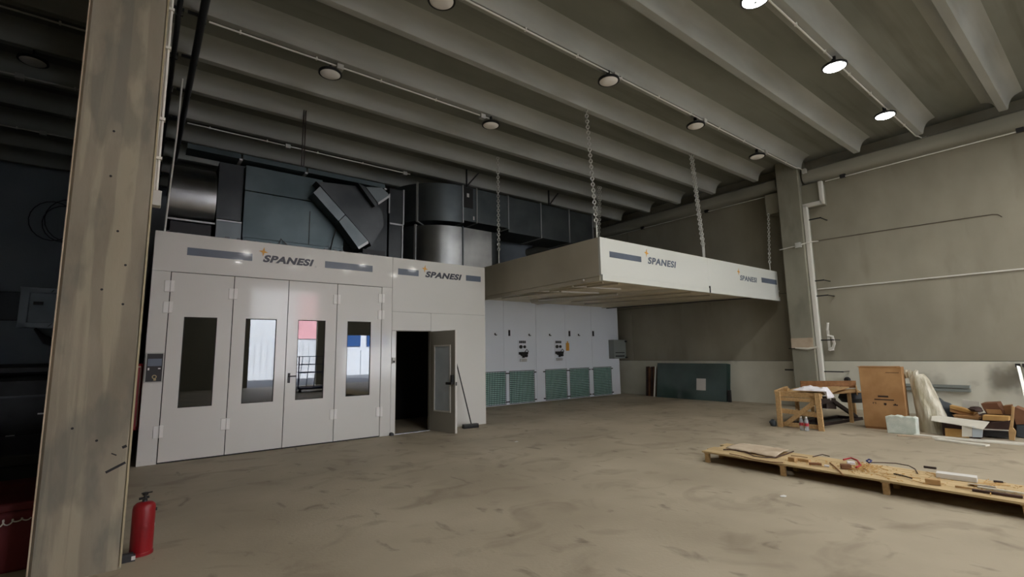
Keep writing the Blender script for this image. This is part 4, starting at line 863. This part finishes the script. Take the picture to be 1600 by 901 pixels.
cbox(pm, -.003, -.17, .47, 0, -.18, .50); cbox(pm, -.003, -.21, .47, 0, -.22, .50); cbox(pm, -.003, -.17, .495, 0, -.22, .50); cbox(pm, -.003, -.34, .46, 0, -.38, .495); cbox(pm, -.003, -.35, .45, 0, -.37, .46); cbox(pm, -.003, -.48, .455, 0, -.55, .475); cbox(pm, -.003, -.50, .475, 0, -.525, .49)
cbox(pm, -.002, -.42, 1.06, 0, -.62, 1.07)
ob('printed_marks', pm, M['ink'], cx_)
# foam block, plastic roll
fb = thing('foam_block', (10.95, 2.8, 0), 'white polystyrene block with notched top in front of the tall carton', 'block')
pf = [(2.57, 0), (2.99, 0), (3.0, .29), (2.95, .31), (2.90, .30), (2.86, .32), (2.80, .315), (2.76, .295), (2.70, .31), (2.64, .30), (2.60, .315), (2.56, .29)]
ob('block_body', MB().prism(pf, 10.92, 11.12, 'x'), M['foam'], fb, bev=.008)
wb = thing('plastic_film_bundle', (11.5, 2.6, 0), 'tall bundle wrapped in crumpled clear film leaning beside the tall carton', 'bundle')
def wrapf(u, v):
    a = u*2*pi; cx0 = 11.58+.06*v; cy0 = 2.42+.20*v; rx = .20*(1-v)+.11*v; ry = .25*(1-v)+.13*v
    if v > .93: rx *= 1-(v-.93)*5; ry *= 1-(v-.93)*5
    k = 1+.13*noise.noise(Vector((cos(a)*2, sin(a)*2, v*2.2)))+.05*noise.noise(Vector((cos(a)*6, sin(a)*6, v*5)))+.02*sin(a*8+v*3)
    return (cx0+rx*k*cos(a), cy0+ry*k*sin(a), .002+1.04*v)
ob('film_wrap', MB().grid(wrapf, 40, 22), M['wrap'], wb)
for k, (dx, dy) in enumerate(((0, .02), (-.03, -.05), (.03, .07))):
    ob('film_tuft', MB().tube([(11.64+dx, 2.68+dy, .98), (11.62+dx, 2.70+dy*1.3, 1.07), (11.63+dx, 2.68+dy*1.6, 1.11)], [.07, .045, .02], 7), M['wrap'], wb)

# heap of packaging along the wall: every piece its own thing
def slab(nm, lab, cat, c, size, rot, m, grp='packaging heap by the wall', parts=None, bev=.003):
    o = thing(nm, (c[0], c[1], 0), lab, cat, grp)
    ob('board', MB().obox(c, size, rot), m, o, bev=bev); return o
WS = lambda px, py, X: atX(px, py, X)
# long white boards on the floor in front
for (pa, pb, wd, lab, m_) in (((1425, 680), (1600, 694), .20, 'long white board lying flat in front of the packaging heap', 'white'),
                             ((1462, 686), (1542, 696), .14, 'shorter white board lying nearest the camera before the heap', 'white'),
                             ((1400, 679), (1455, 683), .10, 'thin pinkish strip lying at the foot of the foam block', 'pinkpaper')):
    p, q = atZ(*pa, .02), atZ(*pb, .02)
    t_ = thing('floor_board', ((p.x+q.x)/2, (p.y+q.y)/2, 0), lab, 'board', 'boards on the floor before the heap')
    lift = .0125 if wd != .14 else .0125
    ob('board', MB().bar((p.x+wd/2, p.y, lift), (q.x+wd/2, q.y, lift), wd, .024), M[m_], t_, bev=.003)
# white open crate lid
wc = thing('white_carton', (11.3, 1.9, 0), 'white carton lid bent open over a dark box', 'carton', 'packaging heap by the wall')
def P(px, py, X): v = atX(px, py, X); return (v.x, v.y, max(v.z, .0))
a, b_, c, d = P(1456, 648, 11.5), P(1546, 659, 11.2), P(1536, 671, 10.95), P(1455, 657, 11.2)
e = P(1500, 664, 11.0)
ob('lid_top', MB().add([a, b_, c, e, d], [(0, 1, 2, 3, 4)]), M['white'], wc, solid=.008)
ob('lid_front', MB().add([P(1503, 664, 11.0), P(1519, 666, 11.0), P(1519, 682, 11.0), P(1503, 682, 11.0)], [(0, 1, 2, 3)]), M['white'], wc, solid=.008)
ob('lid_front', MB().add([P(1519.5, 666, 11.0), P(1536, 670, 11.0), P(1535, 683, 11.0), P(1519.5, 682.5, 11.0)], [(0, 1, 2, 3)]), M['bwhite'], wc, 'bluish side flap', solid=.008)
dkb = thing('dark_box', (11.5, 2.2, 0), 'dark open box in the shade beneath the white carton lid', 'box', 'packaging heap by the wall')
ob('box_body', MB().box(11.25, 1.80, 0, 11.66, 2.28, .26), M['brownwood'], dkb, bev=.004)
yp = thing('yellow_packing_board', (11.2, 2.1, 0), 'pale yellow packing board under the white carton lid', 'board', 'packaging heap by the wall')
ob('board', MB().obox((11.17, 2.08, .07), (.03, .30, .14), (0, .25, 0)), M['card3'], yp)
def xprism(nm, lab, cat, px, X, dep, m, part='board', grp='packaging heap by the wall', floor=False):
    poly = [(atX(x, y, X).y, max(atX(x, y, X).z, .001)) for x, y in px]
    o = thing(nm, (X, poly[0][0], 0), lab, cat, grp); ob(part, MB().prism(poly, X, X+dep, 'x'), m, o, bev=.003); return o
xprism('brown_carton', 'red brown opened carton with folded flap on top of the heap', 'carton', ((1532.5, 630.2), (1557.5, 629), (1561, 635.5), (1567, 640.8), (1568, 648.3), (1542.6, 647.7), (1536.3, 638.7)), 11.95, .4, M['card2'], 'carton_body')
fl = xprism('brown_carton', 'tan carton flap folded over the front of the red brown carton', 'carton', ((1540, 639), (1563, 640), (1566, 647), (1543, 646.6)), 11.90, .03, M['card'], 'flap')
xprism('timber_block', 'thick yellow timber block across the right side of the heap', 'timber', ((1535.2, 648.8), (1576, 651), (1575.6, 657.8), (1535.2, 656.2)), 11.62, .22, M['card3'])
xprism('yellow_board', 'long yellow board slanting down over the middle of the heap', 'board', ((1483.7, 632.8), (1504.4, 637.6), (1522.5, 644), (1521.4, 646.5), (1506.5, 643.5), (1484.2, 637.8)), 11.85, .16, M['card3'])
xprism('brown_carton', 'flat brown carton just under the slanting yellow board', 'carton', ((1484, 638), (1506, 643.8), (1521.4, 646.8), (1521, 650), (1506, 648.5), (1484.2, 642.8)), 11.87, .4, M['card'], 'carton_body')
xprism('brown_carton', 'orange tan carton lying lowest in the middle of the heap', 'carton', ((1488.4, 648), (1529.9, 651.4), (1528.8, 655.7), (1491.6, 652.4)), 11.72, .5, M['card'], 'carton_body')
pc_ = xprism('low_crate', 'low dark crate carrying the middle of the heap', 'crate', ((1484, 644), (1530, 656), (1532, 672), (1484, 662)), 12.0, .5, M['brownwood'], 'crate_body')
bb = xprism('brown_board', 'dark brown glossy board with pale edge leaning low at the right of the heap', 'board', ((1548, 660), (1576, 656.8), (1578.8, 671.5), (1537.3, 669.4)), 11.45, .03, M['brownwood'])
ob('pale_edge', MB().prism([(atX(x, y, 11.43).y, atX(x, y, 11.43).z) for x, y in ((1537.3, 669.6), (1578.8, 671.8), (1578.8, 673.2), (1537.3, 671))], 11.43, 11.46, 'x'), M['white'], bb)
kc = thing('dark_crate', (12, 1.7, 0), 'dark crate hidden in the heap beneath the red brown carton', 'crate', 'packaging heap by the wall'); ob('crate_body', MB().box(11.97, 1.40, 0, 12.34, 1.90, .325), M['brownwood'], kc, bev=.004)
xprism('black_crate', 'black low crate on the floor beneath the brown glossy board', 'crate', ((1537, 672.5), (1577, 675), (1577, 684), (1537, 680.5)), 11.47, .5, M['darkstuff'], 'crate_body')
xprism('brown_carton', 'large red brown carton piece at the right edge of the picture', 'carton', ((1585.5, 635.5), (1612, 646), (1612, 662), (1588, 663), (1583.6, 650.4)), 11.8, .35, M['card2'], 'carton_body')
xprism('grey_crate', 'grey crate under the right end carton at the picture edge', 'crate', ((1588, 664), (1612, 663), (1612, 686), (1589, 682)), 11.8, .35, M['lv'], 'crate_body')
xprism('white_sheet', 'flat white panel standing behind the heap by the wall', 'panel', ((1503.9, 623.8), (1529.9, 627), (1532, 640.8), (1532, 665), (1503.3, 665)), 12.55, .03, M['white'])
xprism('brown_carton', 'small brown carton corner behind the upright post', 'carton', ((1567, 634), (1579, 633), (1580, 648), (1569, 647)), 12.1, .25, M['wooddark'], 'carton_body')
xprism('upright_timber', 'upright pine post with angled foot at the right end of the heap', 'post', ((1581, 634.4), (1585, 635.5), (1582.5, 668), (1587.3, 673.8), (1585, 688), (1576.7, 687), (1575.8, 673.8), (1578.8, 657.8)), 11.32, .05, M['ply'], 'post')
df = thing('crumpled_film', (12.0, 2.6, 0), 'crumpled dark plastic film at the left end of the heap', 'film', 'packaging heap by the wall')
ob('film', blob((12.1, 2.52, .30), .27, (1, 1.1, .95), 11, 24, 16), M['lv'], df)
cf = thing('clear_film_scrap', (11.8, 1.9, 0), 'small shiny film scrap in the middle of the heap', 'film', 'packaging heap by the wall')
ob('film', blob((11.8, 1.90, .43), .08, (1, 1.2, .6), 23, 14, 9), M['brownwood'], cf)
for k, (z, lab) in enumerate(((.66, 'upper of two long grey bars lying behind the heap'), (.58, 'lower of two long grey bars lying behind the heap'))):
    t_ = thing('metal_bar', (14.2, 3.3, .6), lab, 'bar', 'grey bars behind the heap')
    ob('bar', MB().box(14.30, 2.35, z-.03, 14.4, 4.0 if k else 3.9, z+.03), M['elec'], t_); ob('bar_rest', MB().box(14.30, 3.0, 0 if k else .61, 14.40, 3.06, z-.03), M['elec'], t_)
for k, (dy, m_, lab) in enumerate(((0, 'alu', 'pale metal profile leaning on the wall, left one of two'), (-.10, 'lv', 'dark metal profile leaning on the wall, right one of two'))):
    t_ = thing('metal_profile', (14.0, 1.5+dy, 0), lab, 'profile', 'metal profiles leaning on the right wall')
    ob('profile', MB().bar((13.75, 1.50+dy-.06, .02), (14.38, 1.58+dy, 1.14), .05, .05), M[m_], t_); ob('end_cap', MB().obox((14.37, 1.58+dy, 1.13), (.06, .07, .07)), M['black'], t_)

# ------------------------------------------------------------------ long pallet platform with debris
PX0, PX1, PYa, PYb, PZ = 6.37, 7.14, -2.4, 3.93, .15
pp = thing('long_timber_platform', (6.75, .8, 0), 'long low pine pallet platform strewn with scraps, foreground right', 'pallet')
nb = 4; wdt = (PX1-PX0)/nb
for x in (PX1-.03, (PX0+PX1)/2+.06): ob('shade_stringer', MB().box(x, PYa, .0, x+.025, PYb-.02, PZ-.034), M['wooddark'], pp)  # boards added under the deck to block light and keep it dark
for k in range(nb):
    x0, x1 = PX0+k*wdt, PX0+(k+1)*wdt-.002; zz = .001*(k % 2)
    ysp = [PYa, .35+.6*k, PYb+(.0, .03, -.02, .05)[k]]
    for j in range(2): ob('deck_board', MB().box(x0, ysp[j]+.002, PZ-.022+zz, x1, ysp[j+1]-.002, PZ+zz), M['woody'], pp, bev=.002)
for y in (3.86, 2.86, 1.82, .78, -.26, -1.3, -2.3):
    for x in (PX0+.03, (PX0+PX1)/2, PX1-.06): ob('block', MB().box(x-.025, y-.028, 0, x+.025, y+.028, PZ-.0325), M['wood'], pp, bev=.003)
    ob('cross_bearer', MB().box(PX0+.002, y-.04, PZ-.032, PX1-.005, y+.04, PZ-.0225), M['wood'], pp)
PT = PZ+.004
def onp(px, py): v = atZ(px, py, PT); return v
def wirething(pts, r, m, nm, lab, cat='wire', grp=None, lift=0.006):
    w_ = [onp(*p) for p in pts]; w_ = [Vector((v.x, v.y, PT+r+abs(sin(i*2.1))*lift)) for i, v in enumerate(w_)]
    sm = []
    for i in range(len(w_)-1):
        for t in (0, .33, .66): sm.append(w_[i].lerp(w_[i+1], t))
    sm.append(w_[-1])
    o = ob(nm, MB().tube(sm, r, 6), m, origin=(w_[0].x, w_[0].y, PT)); tag(o, lab, cat, grp); return o
wirething([(1130, 703), (1150, 704), (1165, 708), (1178, 713), (1195, 716), (1212, 716), (1228, 710), (1240, 706)], .007, M['brownwood'], 'strap', 'dark strap curving along the left end of the platform', 'strap')
wirething([(1140, 709), (1160, 714), (1180, 719), (1205, 722), (1224, 724)], .006, M['card2'], 'strap', 'brown strap running below the wrapping sheet on the platform', 'strap')
wirething([(1270, 714), (1285, 711), (1296, 714)], .006, M['brownwood'], 'strap', 'short curved brown strap near the back edge of the platform', 'strap')
wirething([(1297, 724), (1305, 731), (1312, 738), (1318, 744)], .008, M['wooddark'], 'strap', 'brown strap crossing the front edge beside the dark wooden block', 'strap')
wirething([(1318, 719), (1330, 717), (1340, 721), (1345, 728), (1338, 732)], .010, M['label_red'], 'strap', 'red strap loop right of the dark wooden block', 'strap')
wirething([(1360, 723), (1380, 724), (1400, 725), (1420, 728), (1430, 734), (1434, 741)], .006, M['brownwood'], 'strap', 'long thin dark strap with blue end on the middle of the platform', 'strap')
wirething([(1397, 741), (1412, 745), (1425, 749)], .008, M['ink'], 'stick', 'thin black stick lying on the platform', 'stick')
wirething([(1444, 731), (1463, 734)], .014, M['ink'], 'stick', 'short thick black stick at the back edge of the platform', 'stick')
wirething([(1493, 761), (1515, 765), (1540, 769)], .010, M['ply'], 'lath', 'red tinted lath left of the dark slat', 'lath')
wirething([(1264, 726), (1275, 727), (1284, 728)], .016, M['card2'], 'stick', 'red brown stick left of the dark wooden block', 'stick')
wirething([(1354, 721), (1358, 719), (1362, 721), (1358, 724), (1354, 721)], .009, M['blue'], 'tape_loop', 'small blue tape loop at the back edge of the platform', 'tape')
wirething([(1236, 712), (1252, 714), (1262, 716)], .005, M['wooddark'], 'strap', 'short thin twig like strap right of the wrapping sheet', 'strap')
def onboard(nm, lab, cat, px, py, size, rz, m, grp='scraps on the platform', tilt=0):
    v = onp(px, py); h = size[2]/2+abs(sin(tilt))*size[0]/2
    o = ob(nm, MB().obox((v.x, v.y, PT+h), size, (0, tilt, rz)), m, bev=.002, origin=(v.x, v.y, PT)); tag(o, lab, cat, grp); return o
onboard('wooden_block', 'dark brown wooden block in the middle of the scraps', 'block', 1322, 732, (.08, .10, .05), .5, M['card2'])
onboard('wooden_block', 'small pale wooden block near the front edge right of the black stick', 'block', 1458, 756, (.07, .12, .05), .2, M['ply'])
onboard('wooden_block', 'split pale wooden block right of the wrapping sheet', 'block', 1239, 720, (.06, .09, .045), -.3, M['wood'])
onboard('wooden_block', 'flat pale wood chip beside the split block', 'block', 1255, 720, (.06, .16, .03), -.1, M['wood'])
onboard('white_carton', 'long white carton lying on the right of the platform', 'carton', 1495, 748, (.13, .32, .05), .12, M['paper'])
onboard('white_sheet', 'small white sheet with dark underside right of the white carton', 'sheet', 1535, 760, (.10, .2, .008), .1, M['paper'], tilt=.2)
onboard('dark_stick', 'dark slat under a pale lath near the right edge of the picture', 'slat', 1558, 772, (.05, .34, .02), .05, M['brownwood'])
onboard('pale_lath', 'pale lath lying behind the dark slat', 'lath', 1563, 767, (.03, .32, .018), .05, M['white'])
onboard('white_scrap', 'crumpled white scrap by the dark wooden block', 'scrap', 1330, 725, (.06, .08, .03), .4, M['cloth'])
onboard('white_scrap', 'tiny white scrap at the end of the red brown stick', 'scrap', 1292, 729, (.03, .05, .02), .2, M['cloth'])
onboard('dark_scrap', 'dark scrap at the back edge by the right side of the platform', 'scrap', 1560, 753, (.05, .07, .012), .2, M['ink'])
onboard('dark_scrap', 'dark scrap at the back edge on the left end of the platform', 'scrap', 1166, 697, (.03, .07, .012), .2, M['ink'])
# wrapping paper sheet and shavings
c0 = [onp(*p) for p in ((1134, 701), (1165, 694), (1235, 704), (1212, 716))]
def wsf(u, v):
    p = (c0[0].lerp(c0[3], u)).lerp(c0[1].lerp(c0[2], u), v)
    return (p.x, p.y, PT+.012+.022*abs(noise.noise(Vector((u*6, v*5, 2))))+.02*sin(pi*v))
wp = ob('wrapping_sheet', MB().grid(wsf, 26, 12), M['pinkpaper'], solid=.003, origin=(c0[0].x, c0[0].y, PT)); tag(wp, 'crumpled pale wrapping sheet at the left end of the platform', 'sheet')
sh = MB()
for i in range(420):
    if i < 260: px, py = random.gauss(1350, 14), random.gauss(731, 4)
    else: px, py = random.uniform(1180, 1600), 0; py = 712+(px-1180)*.115+random.uniform(-5, 14)
    v = onp(px, py)
    if PX0+.02 < v.x < PX1-.02 and v.y < PYb-.05:
        s_ = random.uniform(.008, .03); sh.obox((v.x, v.y, PT+random.uniform(.002, .012)), (s_, s_*.4, .003), (random.uniform(-.4, .4), random.uniform(-.4, .4), random.uniform(0, 3)))
for i in range(46):
    px = random.uniform(1160, 1600); py = 712+(px-1180)*.115+random.uniform(-4, 18); v = onp(px, py)
    if PX0+.1 < v.x < PX1-.1 and v.y < PYb-.15:
        a_ = random.uniform(0, pi); l_ = random.uniform(.03, .09); sh.bar((v.x-l_*cos(a_), v.y-l_*sin(a_), PT+.004), (v.x+l_*cos(a_), v.y+l_*sin(a_), PT+random.uniform(.004, .02)), .008, .005)
so = ob('wood_shavings', sh, M['card3'], origin=(6.8, 1.5, PT)); so['kind'] = 'stuff'; tag(so, 'scattered pale wood shavings and chips on the platform', 'shavings')
# scraps on the floor
for px, py, nm, lab, s_ in ((1224, 775, 'paper_scrap', 'torn white paper scrap on the floor in front of the platform', (.10, .06, .006)), (807, 690, 'paper_scrap', 'small light paper bit on the floor in front of the broom', (.08, .05, .008)), (1233, 741, 'paper_scrap', 'white crumpled paper under the front edge of the platform', (.06, .12, .03))):
    v = atZ(px, py, 0); o = ob(nm, blob((v.x, v.y, s_[2]*.4), 1, (s_[0]*.5, s_[1]*.5, s_[2]), px, 12, 6), M['paper'], origin=(v.x, v.y, 0)); tag(o, lab, 'paper', 'paper scraps on the floor')
